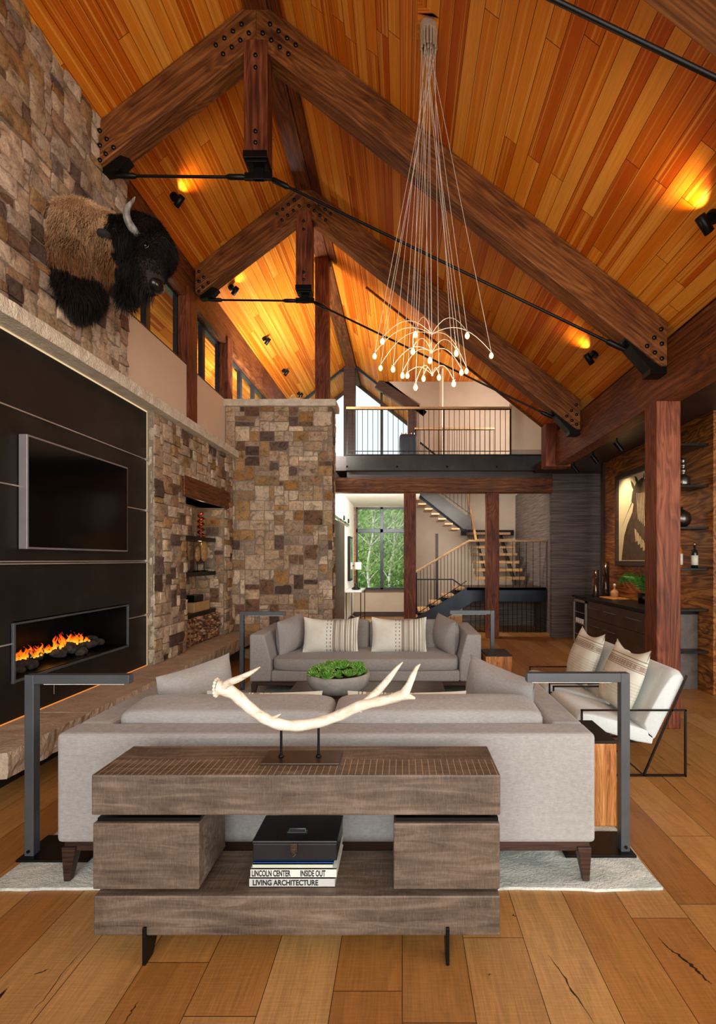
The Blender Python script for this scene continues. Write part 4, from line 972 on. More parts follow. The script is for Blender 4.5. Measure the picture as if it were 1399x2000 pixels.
for i, (px, py, d, tier) in enumerate(BL):
    p = at(px, py, d); h = hubs[tier]; top = p+Vector((0, 0, .028))
    g = G(); a = 2*PI*i/18; s = Vector((cx+.058*math.cos(a), cy+.058*math.sin(a), cb+.02)); 
    if i % 2: s = Vector((cx+.03*math.cos(a), cy+.03*math.sin(a), cb))
    g.tube([s, top+Vector((0, 0, .0))], .0021, 4, cap=False); g.out('wire', M['wire'], r)
    g = G(); pts = []
    for k in range(13):
        q = k/12; c = h.lerp(top, q); c.z = h.z+(top.z-h.z)*q**2.2+.05*math.sin(PI*q)*(1+.4*(tier != 1)); pts.append(c)
    g.tube(pts, .0024, 5, cap=False); g.out('arm', M['wire'], r)
    if blb is None:
        g = G(); g.ell((0, 0, 0), (.0155, .0155, .021), nu=16, nv=10); blb = g.out('bulb', M['lite'], None); blb.location = p; adopt(blb, r)
        c0 = G().lathe([(.003, .034), (.008, .030), (.010, .018), (.0, .016)], (0, 0, 0), 10).out('bulb_cap', M['holder'], None); c0.parent = blb
    else: 
        b = blb.copy(); S.collection.objects.link(b); b.location = p; c = c0.copy(); S.collection.objects.link(c); c.parent = b
    light('POINT', p-Vector((0, 0, .03)), 1.7, (1, .76, .5), .02, name='bulb_light')
for i, h in enumerate(hubs):
    g = G(); g.tube([(cx, cy, cb), h], .0022, 5, cap=False); g.ell(h, (.008, .008, .010), nu=10, nv=6); g.out('hub', M['wire'], r)

# ================================================================ BISON HEAD
def bison():
    r = thing('bison_head', (-2.86, 4.2, 4.3), 'mounted bison head and shoulders with brown cape and black head on the upper stone wall', 'mounted animal head')
    E_ = [(-2.78, 4.20, 4.42, .32, .29, .28), (-2.82, 4.18, 4.22, .30, .27, .26), (-2.80, 4.16, 3.98, .15, .19, .20), (-2.60, 4.2, 4.38, .24, .24, .25), (-2.54, 4.2, 4.26, .19, .19, .20), (-2.42, 4.2, 4.38, .22, .20, .21),
          (-2.25, 4.2, 4.42, .20, .195, .19), (-2.16, 4.2, 4.33, .17, .18, .19), (-2.20, 4.2, 4.20, .15, .15, .18), (-2.20, 4.2, 4.08, .10, .115, .12), (-2.34, 4.2, 4.18, .15, .13, .17), (-2.38, 4.2, 4.04, .08, .07, .13), (-2.40, 4.2, 3.94, .045, .05, .10)]
    g = G()
    for e in E_: g.ell(e[:3], e[3:], nu=28, nv=16)
    o = g.out('tmp', M['black']); o.location = (0, 0, 0)
    md = o.modifiers.new('r', 'REMESH'); md.mode = 'VOXEL'; md.voxel_size = .022
    sm = o.modifiers.new('s', 'SMOOTH'); sm.factor = .6; sm.iterations = 8
    dg = bpy.context.evaluated_depsgraph_get(); dg.update(); me = bpy.data.meshes.new_from_object(o.evaluated_get(dg)); bpy.data.objects.remove(o)
    bm = bmesh.new(); bm.from_mesh(me)
    bmesh.ops.delete(bm, geom=[v for v in bm.verts if v.co.x < -2.90], context='VERTS'); bm.to_mesh(me); bm.free()
    me.materials.clear(); me.materials.append(plain('hide', '1c120c', '2a1c12', .9, 0, 10, 0))
    for p in me.polygons: p.use_smooth = True
    b = bpy.data.objects.new('body', me); S.collection.objects.link(b); adopt(b, r)
    rnd = random.Random(9)
    tri = []; tot = 0
    me.calc_loop_triangles()
    polys = [(p.center.copy(), p.normal.copy(), p.area) for p in me.polygons]
    tot = sum(p[2] for p in polys)
    def fur(name, test, colf, num, lenf, wid):
        vs = []; fs = []; cs = []
        ps = [p for p in polys if test(p[0])]; ar = sum(p[2] for p in ps)
        for c, n, a in ps:
            k = a/ar*num; k = int(k)+(rnd.random() < k-int(k))
            for _ in range(k):
                t1 = n.orthogonal().normalized(); t2 = n.cross(t1); R = math.sqrt(a)*.6
                p = c+t1*rnd.uniform(-R, R)+t2*rnd.uniform(-R, R)
                cl = noise.noise(p*7); cl2 = noise.noise(p*7+Vector((9, 1, 4))); cl3 = noise.noise(p*16+Vector((2, 8, 4)))
                L = lenf(p)*rnd.uniform(.6, 1.25)
                d = (n*.9+Vector((.05, cl2*.9, -.55+cl*.9))+Vector((cl3*.5, cl3*.4, 0))+Vector((rnd.gauss(0, .16), rnd.gauss(0, .16), rnd.gauss(0, .16)))).normalized()
                side = d.cross(Vector((rnd.uniform(-1, 1), rnd.uniform(-1, 1), rnd.uniform(-1, 1)))).normalized()*wid*rnd.uniform(.7, 1.3)
                m = p+d*L*.5; tp = p+(d+Vector((0, cl2*.3, -.45))).normalized()*L+Vector((0, 0, -.1*L))
                i = len(vs); vs += [p-side, p+side, m+side*.7, m-side*.7, tp]
                fs += [(i, i+1, i+2, i+3), (i+3, i+2, i+4)]; col = colf(p, cl); cs += [col, col]
        m2 = bpy.data.meshes.new(name); m2.from_pydata(vs, [], fs); at_ = m2.color_attributes.new('Col', 'FLOAT_COLOR', 'CORNER')
        buf = []
        for f, c in zip(fs, cs): buf += [c[0], c[1], c[2], 1]*len(f)
        at_.data.foreach_set('color', buf)
        m2.materials.append(M['fur']); m2.polygons.foreach_set('use_smooth', [True]*len(fs))
        o = bpy.data.objects.new(name, m2); S.collection.objects.link(o); adopt(o, r); return o
    t = NT('fur'); at_ = t.n('ShaderNodeAttribute', attribute_name='Col'); t.l(at_.outputs['Color'], t.b.inputs['Base Color']); t.b.inputs['Roughness'].default_value = .6; t.b.inputs['Specular IOR Level'].default_value = .3; M['fur'] = t.mat
    def cape(p): return p.x < -2.44+.05*noise.noise(p*9) and p.z > 4.04+.07*noise.noise(p*6+Vector((3, 3, 3)))
    lo = hexc('7a4e30'); hi = hexc('e0b888'); bl = hexc('15120f'); br = hexc('33241a')
    def cc(p, n):
        f = min(1, max(0, (p.z-4.12)/.45))+rnd.uniform(-.2, .2)+n*.25; f = min(1, max(0, f)); k = rnd.uniform(.75, 1.25)
        return tuple((a+(b_-a)*f)*k for a, b_ in zip(lo[:3], hi[:3]))
    def ck(p, n):
        k = rnd.uniform(.5, 1.7); f = .5 if (p.x < -2.6 and rnd.random() < .3) else 0
        return tuple((a+(b_-a)*f)*k for a, b_ in zip(bl[:3], br[:3]))
    fur('cape_fur', cape, cc, 30000, lambda p: .065, .0022)['label'] = 'shaggy brown cape fur'
    fur('dark_fur', lambda p: not cape(p) and not (p.x > -2.17 and p.z < 4.10), ck, 30000, lambda p: (.11 if (p.z < 4.05) else .06) if p.x < -2.22 else (.05 if p.z > 4.2 else .02), .0022)['label'] = 'black head and chest fur'
    # horns, eyes, nose
    t = NT('horn'); n1 = t.noise(t.coord((40, 40, 8)), 1, 4); M['horn'] = t.set(t.ramp(n1, [(.3, '3e3a36'), (.6, '8a847c'), (.8, 'b8b2a8')]), .4)
    for s in (-1, 1):
        y = 4.2+s*.17; P = [Vector((-2.20, y-s*.03, 4.36)), Vector((-2.225, y+s*.05, 4.38)), Vector((-2.245, y+s*.09, 4.44)), Vector((-2.24, y+s*.095, 4.51)), Vector((-2.21, y+s*.075, 4.58)), Vector((-2.195, y+s*.06, 4.63))]
        a, q = spl(P, [.031, .033, .029, .023, .013, .003]); G().tube(a, q, 14).out('horn', M['horn'], r)
        G().ell((-2.145, 4.2+s*.172, 4.27), (.024, .018, .024), nu=14, nv=10).out('eye', M['gloss'], r)
        g = G(); g.tube([(-2.145+.034*math.cos(k*PI/6), 4.2+s*.174, 4.27+.028*math.sin(k*PI/6)) for k in range(13)], .008, 6); g.out('eyelid', M['gloss'], r)
        G().ell((-2.45, 4.2+s*.23, 4.32), (.05, .06, .03), e1=.9).out('ear', M['furcap'], r)
        G().ell((-2.115, 4.2+s*.05, 4.035), (.022, .02, .026), nu=12, nv=8).out('nostril', M['gloss'], r)
    G().ell((-2.14, 4.2, 4.03), (.065, .085, .062), nu=24, nv=14).out('nose', M['gloss'], r)
M['gloss'] = plain('glossy_black', '0c0a09', '1c1816', .18, 0, 12, .3)
M['furcap'] = plain('ear_hide', '14100e', '241c18', .9, 0, 20, .6)
bison()

# ================================================================ STAIRS AND RAILINGS
M['rail'] = wood('rail_oak', '7a5430', 'a87c4a', 'c89c64', 0, .45, 2, .1)
M['stair'] = plain('blue_black_steel', '23262c', '363a42', .35, .7, 2, .05)
def railing(name, pts, z_lo, z_hi, label, cap=True, step=.105, y=10.0, bottom=True, posts=(), group=None):
    """level railing along X"""
    x0, x1 = pts; r = thing(name, ((x0+x1)/2, y, z_lo), label, 'railing', group)
    g = G()
    if cap: G().box(x0-.02, x1+.02, y-.03, y+.03, z_hi-.045, z_hi).out('handrail', M['rail'], r, bevel=.006)
    g = G(); g.box(x0, x1, y-.008, y+.008, z_hi-.06, z_hi-.045)
    if bottom: g.box(x0, x1, y-.008, y+.008, z_lo+.07, z_lo+.085)
    g.out('rail', M['black'], r)
    n = int((x1-x0)/step)
    for k in range(n+1):
        x = x0+(x1-x0)*k/n; G().cyl((x, y, z_lo), (x, y, z_hi-.045), .006, 6).out('baluster', M['black'], r)
    for x in posts: G().box(x-.014, x+.014, y-.02, y+.02, z_lo-.0, z_hi-.045).out('post', M['black'], r)
    return r
railing('bridge_railing', (-1.14, 2.24), 3.815, 4.807, 'long loft bridge railing with wooden handrail and thin black balusters', step=.104, posts=(-1.14, .86, 2.24), y=10.0)
railing('stairwell_railing', (.32, 2.24), 3.8, 4.87, 'farther loft railing around the stairwell, seen through the bridge railing', step=.11, posts=(.32,), y=11.8)
L0, LX = 1.02, 3.25
st = thing('staircase', (1.5, 11.4, 0), 'open steel staircase with pale oak treads, landing and upper flight', 'staircase')
G().box(1.455, LX, 10.9, 12.0, .96, L0).out('landing', M['darkwood'], st)
g = G(); g.prism([(-.26, 10.9, .0), (1.455, 10.9, L0), (LX, 10.9, L0), (LX, 10.9, .71), (1.62, 10.9, .71), (.45, 10.9, 0)], (0, .02, 0)); g.out('stringer', M['stair'], st)
g = G(); g.prism([(-.26, 11.95, .0), (1.455, 11.95, L0), (1.62, 11.95, .71), (.45, 11.95, 0)], (0, .02, 0)); g.out('stringer', M['stair'], st)
for k in range(6):
    x = -.20+k*.285; z = .17*(k+1)-.02; G().box(x, x+.28, 10.92, 11.94, z-.045, z).out('tread', M['rail'], st, bevel=.004)
for k in range(7):
    y = 12.0+k*.27; z = 1.22+k*.2; G().box(1.84, 3.05, y, y+.28, z-.07, z).out('tread', M['rail'], st, bevel=.004)
for x in (2.1, 2.8):
    g = G(); g.prism([(x, 12.0, .85), (x, 12.0, 1.12), (x, 13.9, 2.5), (x, 13.9, 2.25)], (.03, 0, 0)); g.out('stringer', M['black'], st)
G().box(1.7, 3.2, 13.85, 14.0, 2.35, 2.5).out('landing', M['black'], st)
g = G(); g.prism([(1.75, 13.0, 2.40), (1.70, 13.0, 2.62), (-.05, 13.0, 3.92), (-.05, 13.0, 3.70), (1.62, 13.0, 2.42)], (0, .03, 0)); g.out('stringer', M['stair'], st)
g = G(); g.prism([(1.55, 12.2, 2.42), (1.75, 12.2, 2.42), (1.75, 12.2, 2.68), (.35, 12.2, 3.72), (.35, 12.2, 3.36)], (0, .03, 0)); g.out('stringer', M['steel'], st)
for k in range(8):
    x = 1.45-k*.17; z = 2.60+k*.126; G().box(x-.2, x, 12.23, 13.0, z-.04-.15, z-.15).out('tread', M['rail'], st)
# sloping rail of the first flight
rr = thing('stair_railing', (.9, 10.88, .3), 'oak topped railing rising along the first flight and over the landing', 'railing')
P = [(.29, 10.88, 1.364), (1.50, 10.88, 2.07), (3.27, 10.88, 2.07)]
g = G()
for a, b in ((P[0], P[1]), (P[1], P[2])): g.bar(a, b, .05, .045)
g.out('handrail', M['rail'], rr, bevel=.006)
for k in range(46):
    x = .33+k*.077
    if x > 3.26: continue
    zt = 1.02+(x+.3)*.583 if x < 1.5 else 2.07
    zb = (x+.26)*.595 if x < 1.455 else L0
    if x > 1.5 and k % 2: continue
    G().cyl((x, 10.88, zb), (x, 10.88, zt), .006, 6).out('baluster', M['black'], rr)
g = G(); g.bar((.31, 10.88, .42), (1.45, 10.88, 1.17), .016, .016); g.bar((.31, 10.88, .42), (.31, 10.88, 1.36), .03, .03); g.out('rail', M['black'], rr)
g = G(); g.bar((.33, 11.97, .35), (.33, 11.97, 1.16), .03, .03); g.bar((.33, 11.97, 1.16), (1.25, 11.97, 1.16), .03, .03); g.bar((1.25, 11.97, 1.16), (1.5, 11.97, .98), .03, .03)
for k in range(12): g.bar((.4+k*.08, 11.97, .05), (.4+k*.08, 11.97, 1.15), .01, .01)
tag(g.out('stair_railing', M['black']), 'lower black guard railing seen behind the first stair flight', 'railing')
# rail of the second flight: a slanting oak handrail
r2 = thing('stair_railing', (1.5, 12.6, 2), 'slanting oak handrail with dark balusters beside the second stair flight', 'railing')
g = G(); g.bar((1.84, 12.0, 2.10), (1.84, 13.7, 3.55), .05, .05); g.out('handrail', M['rail'], r2)
for k in range(9): y = 12.05+k*.19; G().cyl((1.84, y, 1.1+(y-12)*.74), (1.84, y, 2.12+(y-12)*.85), .007, 6).out('baluster', M['black'], r2)
r3 = thing('stair_railing', (1.0, 12.2, 3.1), 'short black railing above the upper flight, just under the bridge beam', 'railing')
g = G(); g.bar((.45, 12.19, 4.6), (1.72, 12.19, 3.58), .04, .04); g.bar((.45, 12.19, 3.72), (1.72, 12.19, 2.80), .014, .014); g.out('rail', M['black'], r3)
for k in range(13): x = .5+k*.1; G().cyl((x, 12.19, 3.68-(x-.45)*.73), (x, 12.19, 4.58-(x-.45)*.8), .006, 6).out('baluster', M['black'], r3)
g = thing('guard_railing', (2.3, 10.92, 0), 'black vertical bar guard below the stair landing', 'railing')
G().box(1.5, 3.25, 10.92, 10.94, .02, .04).out('rail', M['black'], g)
for k in range(17): G().cyl((1.55+k*.105, 10.93, 0), (1.55+k*.105, 10.93, .72), .007, 6).out('baluster', M['black'], g)
struct(G().box(1.5, 3.28, 12.05, 12.1, 0, .95).out('wall_under_landing', M['grass']))
d = thing('door_1', (1.05, 13.98, 0), None, None); struct(d); G().box(.96, 1.04, 13.96, 14, 0, 2.4).out('door_casing', M['darkwood'], d); G().box(1.04, 1.9, 13.97, 14, 0, 2.35).out('door_leaf', M['taupe'], d)

# ================================================================ HALL THINGS
d = thing('barn_door', (-1.33, 11.0, 0), 'dark sliding barn door on a black rail in the hall', 'door')
G().box(-1.385, -1.33, 8.75, 11.15, .02, 2.45).out('door_leaf', M['darkwood'], d, bevel=.004)
G().box(-1.39, -1.36, 8.7, 12.4, 2.50, 2.56).out('rail', M['chrome'], d)
for y in (11.0, 11.9): G().cyl((-1.34, y, 2.6), (-1.31, y, 2.6), .055, 16).out('wheel', M['black'], d)
c = thing('hall_table', (-1.14, 12.2, 0), 'narrow hall table with white top and thin crossed metal legs', 'table')
G().box(-1.37, -.98, 11.6, 12.9, .86, .90).out('table_top', plain('marble', 'c8c8c4', 'dededa', .2, 0, 3, 0), c, bevel=.003)
for x in (-1.35, -1.0):
    for y in (11.62, 12.88): G().box(x-.01, x+.01, y-.01, y+.01, 0, .86).out('leg', M['black'], c)
g = G(); g.bar((-1.35, 11.62, .18), (-1.0, 12.88, .18), .015, .015); g.bar((-1.0, 11.62, .18), (-1.35, 12.88, .18), .015, .015); g.out('stretcher', M['chrome'], c)
o = G().lathe([(0, 0), (.09, 0), (.12, .03), (.07, .06), (.03, .1), (.05, .15), (0, .16)], (-1.16, 12.1, .90), 20).out('ornament', M['black'], bevel=0); tag(o, 'small dark ornament on the hall table', 'ornament')
m_ = thing('wall_mirror', (-1.38, 12.7, 1.7), 'tall narrow framed mirror on the hall wall', 'mirror'); G().box(-1.395, -1.33, 12.35, 12.95, 1.1, 2.25).out('frame', M['black'], m_, bevel=.005); G().box(-1.33, -1.325, 12.4, 12.9, 1.16, 2.19).out('glass', M['chrome'], m_)
s_ = thing('wall_sconce', (-1.3, 13.3, 1.5), 'small pale wall lamp beside the hall window', 'lamp'); G().cyl((-1.22, 13.3, 1.38), (-1.22, 13.3, 1.58), .1, 20).out('lamp_shade', M['white'], s_); G().box(-1.4, -1.22, 13.28, 13.32, 1.46, 1.5).out('arm', M['bronze'], s_)
# ================================================================ LOFT THINGS
r = thing('armchair', (.15, 11.2, 3.8), 'dark leather chair on the loft behind the bridge railing', 'chair')
M['leather'] = plain('dark_leather', '15161e', '242631', .4, 0, 8, .3)
vs, fs = puffbox(.40, .14, .52, .3); g = G(); g.add(vs, fs, 0, None, True); o = g.out('backrest', M['leather'], r); o.location = (.13, 11.15, 4.02); o.matrix_parent_inverse = parent_matrix(r).inverted()
cushion('seat', plain('tan_leather', '5c3a26', '74492f', .45, 0, 8, .2), r, (.13, 11.4, 4.0), (.40, .42, .14), local=False)
for x in (-.04, .30):
    for y in (11.2, 11.58): G().box(x-.015, x+.015, y-.015, y+.015, 3.8, 4.03).out('leg', M['black'], r)
for x in (0, .09, .2, .27): G().cyl((x, 11.15, 4.52), (x, 11.15, 4.57), .02, 8).out('finial', M['chrome'], r)
g = G(); P = [Vector((-2.05, 8.25, 4.325)), Vector((-1.95, 8.22, 4.37)), Vector((-1.8, 8.22, 4.385)), Vector((-1.68, 8.24, 4.36)), Vector((-1.6, 8.25, 4.325))]; a, b = spl(P, [.006, .012, .014, .012, .005]); g.tube(a, b, 8)
P = [Vector((-1.9, 8.22, 4.375)), Vector((-1.88, 8.2, 4.43)), Vector((-1.82, 8.19, 4.45))]; a, b = spl(P, [.01, .008, .003]); g.tube(a, b, 8); P = [Vector((-1.75, 8.23, 4.38)), Vector((-1.72, 8.2, 4.44))]; a, b = spl(P, [.01, .003]); g.tube(a, b, 8)
tag(g.out('antler', M['bone']), 'small shed antler lying on the cap of the tall stone wall', 'antler')

# ================================================================ BAR
M['cab'] = plain('cabinet_leather', '35221a', '58402f', .45, .1, 3.5, .1)
b = thing('bar_cabinet', (3.5, 7.6, 0), 'long dark bar cabinet with black drawers handles and a stone grey end panel', 'cabinet')
G().box(3.22, 3.77, 6.18, 9.0, .06, .95).out('body', M['cab'], b)
G().box(3.24, 3.77, 6.22, 8.98, 0, .06).out('plinth', M['black'], b)
G().box(3.2, 3.77, 6.165, 6.18, .0, .95).out('end_panel', plain('mottled_panel', '4e4440', '6c625c', .5, .2, 6, .1), b)
def drawer(y0, y1, z0, z1, hd=True):
    d = G().box(3.195, 3.22, y0+.006, y1-.006, z0+.004, z1-.004).out('drawer', M['cab'], b, bevel=.002)
    if hd:
        g = G(); yc = (y0+y1)/2; L = min(.2, (y1-y0)*.36); g.cyl((3.165, yc-L, (z0+z1)/2+.03), (3.165, yc+L, (z0+z1)/2+.03), .009, 8); g.cyl((3.165, yc-L, (z0+z1)/2+.03), (3.2, yc-L, (z0+z1)/2+.03), .006, 6); g.cyl((3.165, yc+L, (z0+z1)/2+.03), (3.2, yc+L, (z0+z1)/2+.03), .006, 6); g.out('handle', M['metal'], d)
for (a, c_) in ((7.72, 8.32), (7.1, 7.72)):
    for z0, z1 in ((.66, .94), (.37, .66), (.08, .37)): drawer(a, c_, z0, z1)
drawer(6.2, 7.1, .66, .94); drawer(6.2, 7.1, .08, .66, False)
o = G().box(3.17, 3.775, 6.15, 9.03, .955, .995).out('countertop', M['black'], bevel=.003); tag(o, 'thin black countertop along the bar cabinet', 'countertop')
w = thing('wine_fridge', (3.2, 8.66, .06), 'under-counter wine fridge with bright metal door frame', 'wine fridge')
g = G(); g.box(3.17, 3.2, 8.36, 8.40, .1, .93); g.box(3.17, 3.2, 8.92, 8.96, .1, .93); g.box(3.17, 3.2, 8.36, 8.96, .89, .93); g.box(3.17, 3.2, 8.36, 8.96, .1, .14); g.out('door_frame', M['seam'], w)
G().box(3.185, 3.222, 8.4, 8.92, .14, .89).out('interior', M['black'], w)
for z in (.3, .5, .7): G().box(3.175, 3.186, 8.4, 8.92, z, z+.012).out('rack', M['seam'], w)
for k in range(4): G().cyl((3.18, 8.5+k*.1, .52), (3.18, 8.5+k*.1, .60), .022, 10).out('bottle', M['white'], w)
# shelves on the wall
M['shelf'] = plain('black_shelf', '161616', '262626', .35, .5, 4, 0)
zs_ = [(3.085, 'topmost, empty'), (2.573, 'second from the top, under the stacked dark vase'), (2.055, 'third from the top, under the round grey pot'), (1.543, 'fourth from the top, carrying two bottles'), (1.037, 'fifth from the top, at counter height'), (.518, 'lowest, near the floor')]
for z, lb in zs_:
    x0 = 3.42; o = G().box(x0, 3.785, 5.96, 6.14 if z < 1.1 else 6.34, z-.026, z).out('wall_shelf', M['shelf'], bevel=.003); tag(o, 'black shelf on the bar wall, '+lb, 'shelf', 'black shelves on the bar wall')
M['pewter'] = plain('pewter', '57524c', '8a847a', .28, .95, 4, 0)
o = G().lathe([(0, 0), (.075, 0), (.085, .03), (.085, .10), (.06, .14), (.03, .15), (.03, .17), (.045, .19), (.045, .22), (.02, .235), (.035, .25), (.04, .28), (.02, .30), (.028, .32), (.03, .36), (0, .37)], (3.56, 6.13, 2.573), 24).out('vase', M['pewter']); tag(o, 'dark pewter vase with stacked bulbous neck on the second bar shelf', 'vase')
o = G().lathe([(0, 0), (.06, 0), (.12, .05), (.135, .11), (.12, .18), (.06, .225), (.035, .235), (.04, .26), (.03, .26), (0, .25)], (3.53, 6.15, 2.055), 28).out('pot', M['pewter']); tag(o, 'round grey metal pot on the third bar shelf', 'pot')
def bottle(x, y, z, glass, label, h=.30, r0=.038, lab='d8d2c0', kind='bottle'):
    r = thing('bottle', (x, y, z), label, 'bottle', 'bottles on the bar shelf')
    G().lathe([(0, 0), (r0, 0), (r0, .60*h), (r0*.8, .68*h), (r0*.36, .76*h), (r0*.34, .93*h), (0, .93*h)], (x, y, z), 20).out('glass', glass, r)
    G().lathe([(r0+.001, .12*h), (r0+.0015, .12*h), (r0+.0015, .5*h), (r0+.001, .5*h)], (x, y, z), 20).out('paper_label', plain('label_'+lab, lab, lab, .7, 0, 3, 0), r)
    G().lathe([(r0*.38, .88*h), (r0*.42, .88*h), (r0*.42, h), (0, h)], (x, y, z), 14).out('cap', M['chrome'], r)
M['amber'] = plain('amber_glass', '8a3c0a', 'b0601a', .1, 0, 6, 0); M['dkglass'] = plain('dark_glass', '0c1410', '16201a', .08, 0, 6, 0)
bottle(3.42+.045, 6.05, 1.543, M['amber'], 'amber whisky bottle with pale label, beside the post', .36, .042)
bottle(3.66, 6.05, 1.543, M['dkglass'], 'dark wine bottle with white label, at the right end of the shelf', .32, .038)
# vases, tray, decanter, fern
M['smoke'] = plain('smoked_metal_glass', '3a2c26', '7a6858', .12, .8, 2, 0)
for (x, y, h_, R, lb) in ((3.42, 8.55, .47, .055, 'shorter tall cylindrical smoked vase at the far end of the bar'), (3.62, 8.6, .62, .062, 'taller cylindrical smoked vase at the far end of the bar')):
    o = G().lathe([(0, 0), (R*.9, 0), (R, .02), (R, h_), (R-.006, h_), (R-.006, .03), (0, .03)], (x, y, .996), 28).out('vase', M['smoke']); tag(o, lb, 'vase', 'smoked vases on the bar')
o = G().box(3.4, 3.7, 7.85, 8.35, .996, 1.015).out('tray', M['reclaimed'], bevel=.006); tag(o, 'reddish wooden tray on the bar counter', 'tray')
r = thing('decanter', (3.58, 8.15, 1.016), 'squat glass decanter with round stopper on the wooden tray', 'decanter'); G().lathe([(0, 0), (.06, 0), (.065, .08), (.05, .11), (.015, .13), (.015, .17), (.02, .18), (0, .18)], (3.58, 8.15, 1.016), 20).out('glass', plain('amber_clear', 'a87850', 'c89c74', .1, 0, 9, 0), r); G().ell((3.58, 8.15, 1.22), (.024, .024, .026), nu=14, nv=8).out('stopper', M['white'], r)
r = thing('potted_fern', (3.62, 7.25, .996), 'green fern with long arching fronds in a dark pot on the bar, behind the post', 'plant')
G().lathe([(0, 0), (.07, 0), (.085, .15), (.075, .15), (0, .13)], (3.62, 7.25, .996), 20).out('pot', M['black'], r)
M['fern'] = plain('fern_green', '2c6a1c', '5a9a34', .5, 0, 12, 0)
rnd = random.Random(3)
for k in range(9):
    a = (PI*.5+rnd.uniform(-.5, .5)) if k < 4 else rnd.uniform(PI*.6, PI*1.3); L = rnd.uniform(.35, .6); g = G(); P = []
    for q in range(16):
        f = q/15; P.append(Vector((3.62-.12*f*(1+.3*math.cos(a)), 7.25+math.sin(a)*L*f*1.1, 1.14+.28*math.sin(PI*f*.75)-.06*f)))
    g.tube(P, .003, 5)
    for q in range(2, 16):
        for s in (-1, 1):
            c = P[q]; d = (P[q]-P[q-1]).normalized(); sd = d.cross(Vector((1, 0, .2))).normalized()*s; l = .075*math.sin(PI*(q/16)**.7)+.015
            g.add([c-d*.008, c+sd*l*.5+d*.012, c+sd*l+d*.01, c+sd*l*.5-d*.012], [(0, 1, 2, 3)])
            g.add([c-d*.008+Vector((.012, 0, 0)), c+Vector((l*.5*s, 0, .01))+d*.012, c+Vector((l*s, 0, 0)), c+Vector((l*.5*s, 0, .01))-d*.012], [(0, 1, 2, 3)])
    g.out('frond', M['fern'], r)
# track lights over the bar
for i, (y, lb) in enumerate(((9.0, 'farthest'), (8.1, 'middle'), (7.2, 'nearest'))):
    r = thing('track_light', (3.2, y, 3.46), lb+' of the three black track spotlights above the bar', 'spotlight', 'track spotlights above the bar')
    G().cyl((3.2, y, 3.46), (3.2, y, 3.38), .012, 8).out('stem', M['black'], r); G().tube([(3.17, y, 3.40), (3.27, y, 3.27)], .036, 14).out('lamp_head', M['black'], r)
    if y < 9: light('SPOT', (3.28, y, 3.26), 70, (1, .78, .5), .03, target=(3.78, y-.05, 2.0), spot=1.5, blend=.8, name='bar_glow')
# framed portrait
r = thing('framed_picture', (3.76, 7.85, 1.55), 'large framed portrait of a person in feathers on cream ground, on the bar wall', 'picture')
ya, yb, za, zb = 7.0, 8.44, 1.545, 3.107; g = G(); fw = .085
g.box(3.71, 3.775, ya, yb, za, za+fw); g.box(3.71, 3.775, ya, yb, zb-fw, zb); g.box(3.71, 3.775, ya, ya+fw, za+fw, zb-fw); g.box(3.71, 3.775, yb-fw, yb, za+fw, zb-fw); g.out('frame', M['darkwood'], r, bevel=.006)
M['canvas'] = plain('cream_canvas', 'cfc29a', 'e0d4b0', .8, 0, 1.2, 0); G().box(3.745, 3.76, ya+fw, yb-fw, za+fw, zb-fw).out('canvas', M['canvas'], r)
M['fig'] = plain('figure_brown', '3a281a', '54402c', .85, 0, 9, 0); M['fig2'] = plain('figure_pale', '9a8468', 'c0ac8c', .85, 0, 14, 0)
def fig(mat, pts, x=3.7435, nm='figure'): return G().prism([(x, y, z) for y, z in pts], (.003, 0, 0)).out(nm, mat, r)
# silhouette seen in profile: far edge is at larger Y (left in view)
fig(M['fig'], [(8.25, 1.64), (8.15, 2.05), (8.02, 2.25), (7.86, 2.42), (7.82, 2.55), (7.9, 2.6), (7.86, 2.75), (7.74, 2.88), (7.55, 2.93), (7.36, 2.86), (7.24, 2.65), (7.24, 2.35), (7.12, 2.1), (7.09, 1.64)])
for k, (a, c2) in enumerate((((7.85, 2.62), (8.22, 2.22)), ((7.80, 2.78), (7.92, 2.95)), ((7.70, 2.88), (7.78, 3.0)), ((7.5, 2.9), (7.48, 2.99)))):
    dy, dz = c2[0]-a[0], c2[1]-a[1]; fig(M['fig'], [(a[0], a[1]-.03), (a[0]+dy*.5+.02, a[1]+dz*.5-.02), c2, (a[0]+dy*.5-.02, a[1]+dz*.5+.03), (a[0]-.03, a[1]+.03)], 3.7425-k*.0002, 'feather')
for k in range(9):
    y = 7.72-k*.05; fig(M['fig2'], [(y, 2.72-k*.01), (y-.018, 2.70), (y-.07, 2.30-.03*k), (y-.05, 2.28-.03*k)], 3.7415-k*.0001, 'feather')
for k in range(7): y = 7.78-k*.08; fig(M['fig2'], [(y, 2.15-.06*k), (y-.05, 2.12-.06*k), (y-.10, 1.95-.05*k), (y-.03, 1.93-.05*k)], 3.7405-k*.0001, 'feather')

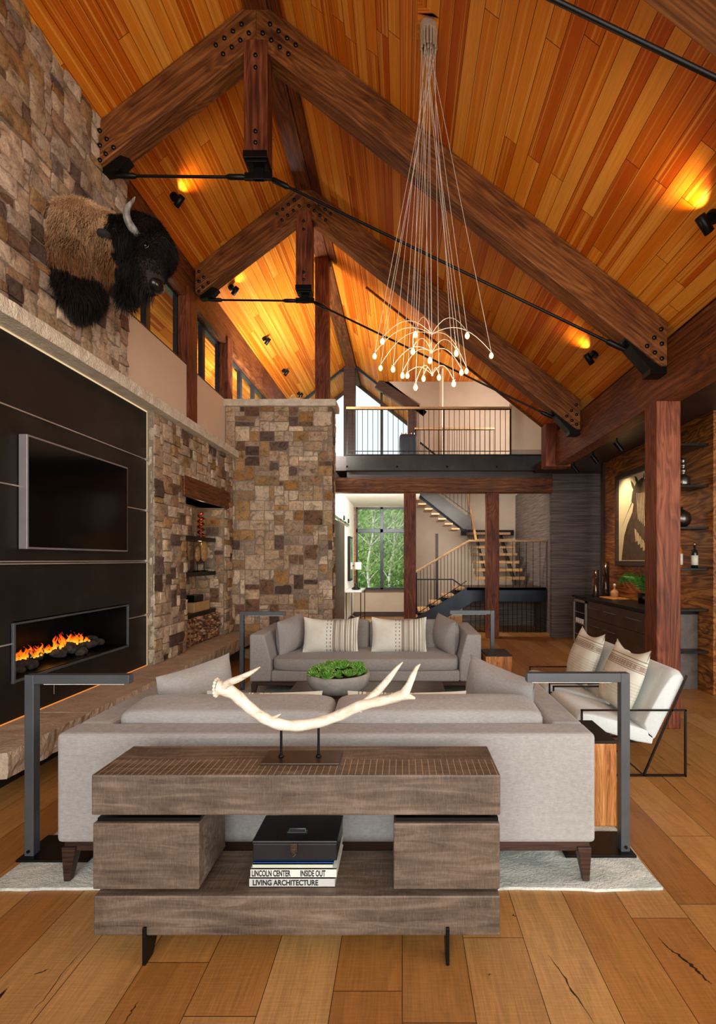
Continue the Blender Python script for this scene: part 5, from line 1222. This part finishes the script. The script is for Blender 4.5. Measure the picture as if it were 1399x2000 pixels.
# ================================================================ OUTSIDE
struct(G().box(-14, 12, 14.2, 40, -.6, -.3).out('ground', plain('meadow', '4e7a30', '7aa04a', .9, 0, 1.5, .3)))
M['bark'] = NT('birch_bark'); t = M['bark']; n1 = t.noise(t.coord((3, 3, 22)), 1, 4, .7); M['bark'] = t.set(t.ramp(n1, [(.36, '3a342e'), (.44, 'c8c4ba'), (.7, 'e4e2da')]), .8)
t = NT('leaves'); tc = t.n('ShaderNodeObjectInfo'); n1 = t.noise(t.coord(), 2.2, 3); M['leaf'] = t.set(t.ramp(n1, [(.3, '6c9a3c'), (.55, 'a4c865'), (.75, 'd0e49c')]), .5)
tl = t.n('ShaderNodeBsdfTranslucent'); t.l(t.b.inputs['Base Color'].links[0].from_socket, tl.inputs[0]); mx = t.n('ShaderNodeMixShader'); mx.inputs[0].default_value = .5; t.l(t.b.outputs[0], mx.inputs[1]); t.l(tl.outputs[0], mx.inputs[2]); t.l(mx.outputs[0], t.out.inputs[0])
def tree(x, y, h_, lean, label, leaves=2600, spread=(1.3, 1.3), z0=.3, size=.075, trunk=.07, seed=1):
    rnd = random.Random(seed); r = thing('birch_tree', (x, y, -.3), label, 'tree', 'trees beyond the hall window')
    P = [Vector((x+lean*f+.08*math.sin(f*9+seed), y, -.3+h_*f)) for f in [k/10 for k in range(11)]]; g = G(); g.tube(P, [trunk*(1-.75*k/10) for k in range(11)], 10)
    for k in range(14):
        b = P[rnd.randint(3, 9)]; a = rnd.random()*6.28; L = rnd.uniform(.5, 1.3); g.tube([b, b+Vector((math.cos(a)*L*.5, math.sin(a)*L*.5, L*.5)), b+Vector((math.cos(a)*L, math.sin(a)*L, L*.9))], [.02, .012, .004], 5)
    g.out('trunk', M['bark'], r); g = G(); vs = []; fs = []
    for k in range(leaves):
        c = Vector((x+lean*.5+rnd.gauss(0, spread[0]*.5), y+rnd.gauss(0, spread[1]*.5), z0+rnd.random()*(h_-z0))); s_ = size*rnd.uniform(.5, 1.3)
        a = Vector((rnd.gauss(0, 1), rnd.gauss(0, 1), rnd.gauss(0, 1))).normalized(); u = a.orthogonal().normalized()*s_; v = a.cross(u).normalized()*s_*.6; i = len(vs); vs += [c-u, c+v, c+u, c-v]; fs.append((i, i+1, i+2, i+3))
    g.add(vs, fs); g.out('foliage', M['leaf'], r)
tree(-1.15, 16.6, 4.0, .1, 'birch with white trunk in the left half of the hall window', 1500, (1.8, .7), 1.2, .05, .06, 1)
tree(-.42, 17.2, 4.1, .1, 'birch with white trunk just right of the window mullion', 1300, (1.6, .7), 1.2, .05, .05, 2)
tree(-1.9, 19.0, 4.5, 0, 'leafy tree at the left edge of the hall window', 7000, (2.2, 1.2), -.2, .085, .07, 3)
tree(-.4, 20.0, 4.7, 0, 'leafy tree in the middle distance beyond the hall window', 5000, (2.0, 1.2), -.2, .085, .07, 4)
tree(-.6, 22.5, 5.1, 0, 'distant bushy tree beyond the hall window, farthest', 9000, (4.2, 1.2), -.3, .12, .08, 5)
tree(1.2, 19.4, 4.6, 0, 'leafy tree at the right edge of the hall window', 5000, (2.0, 1.2), -.2, .085, .07, 6)
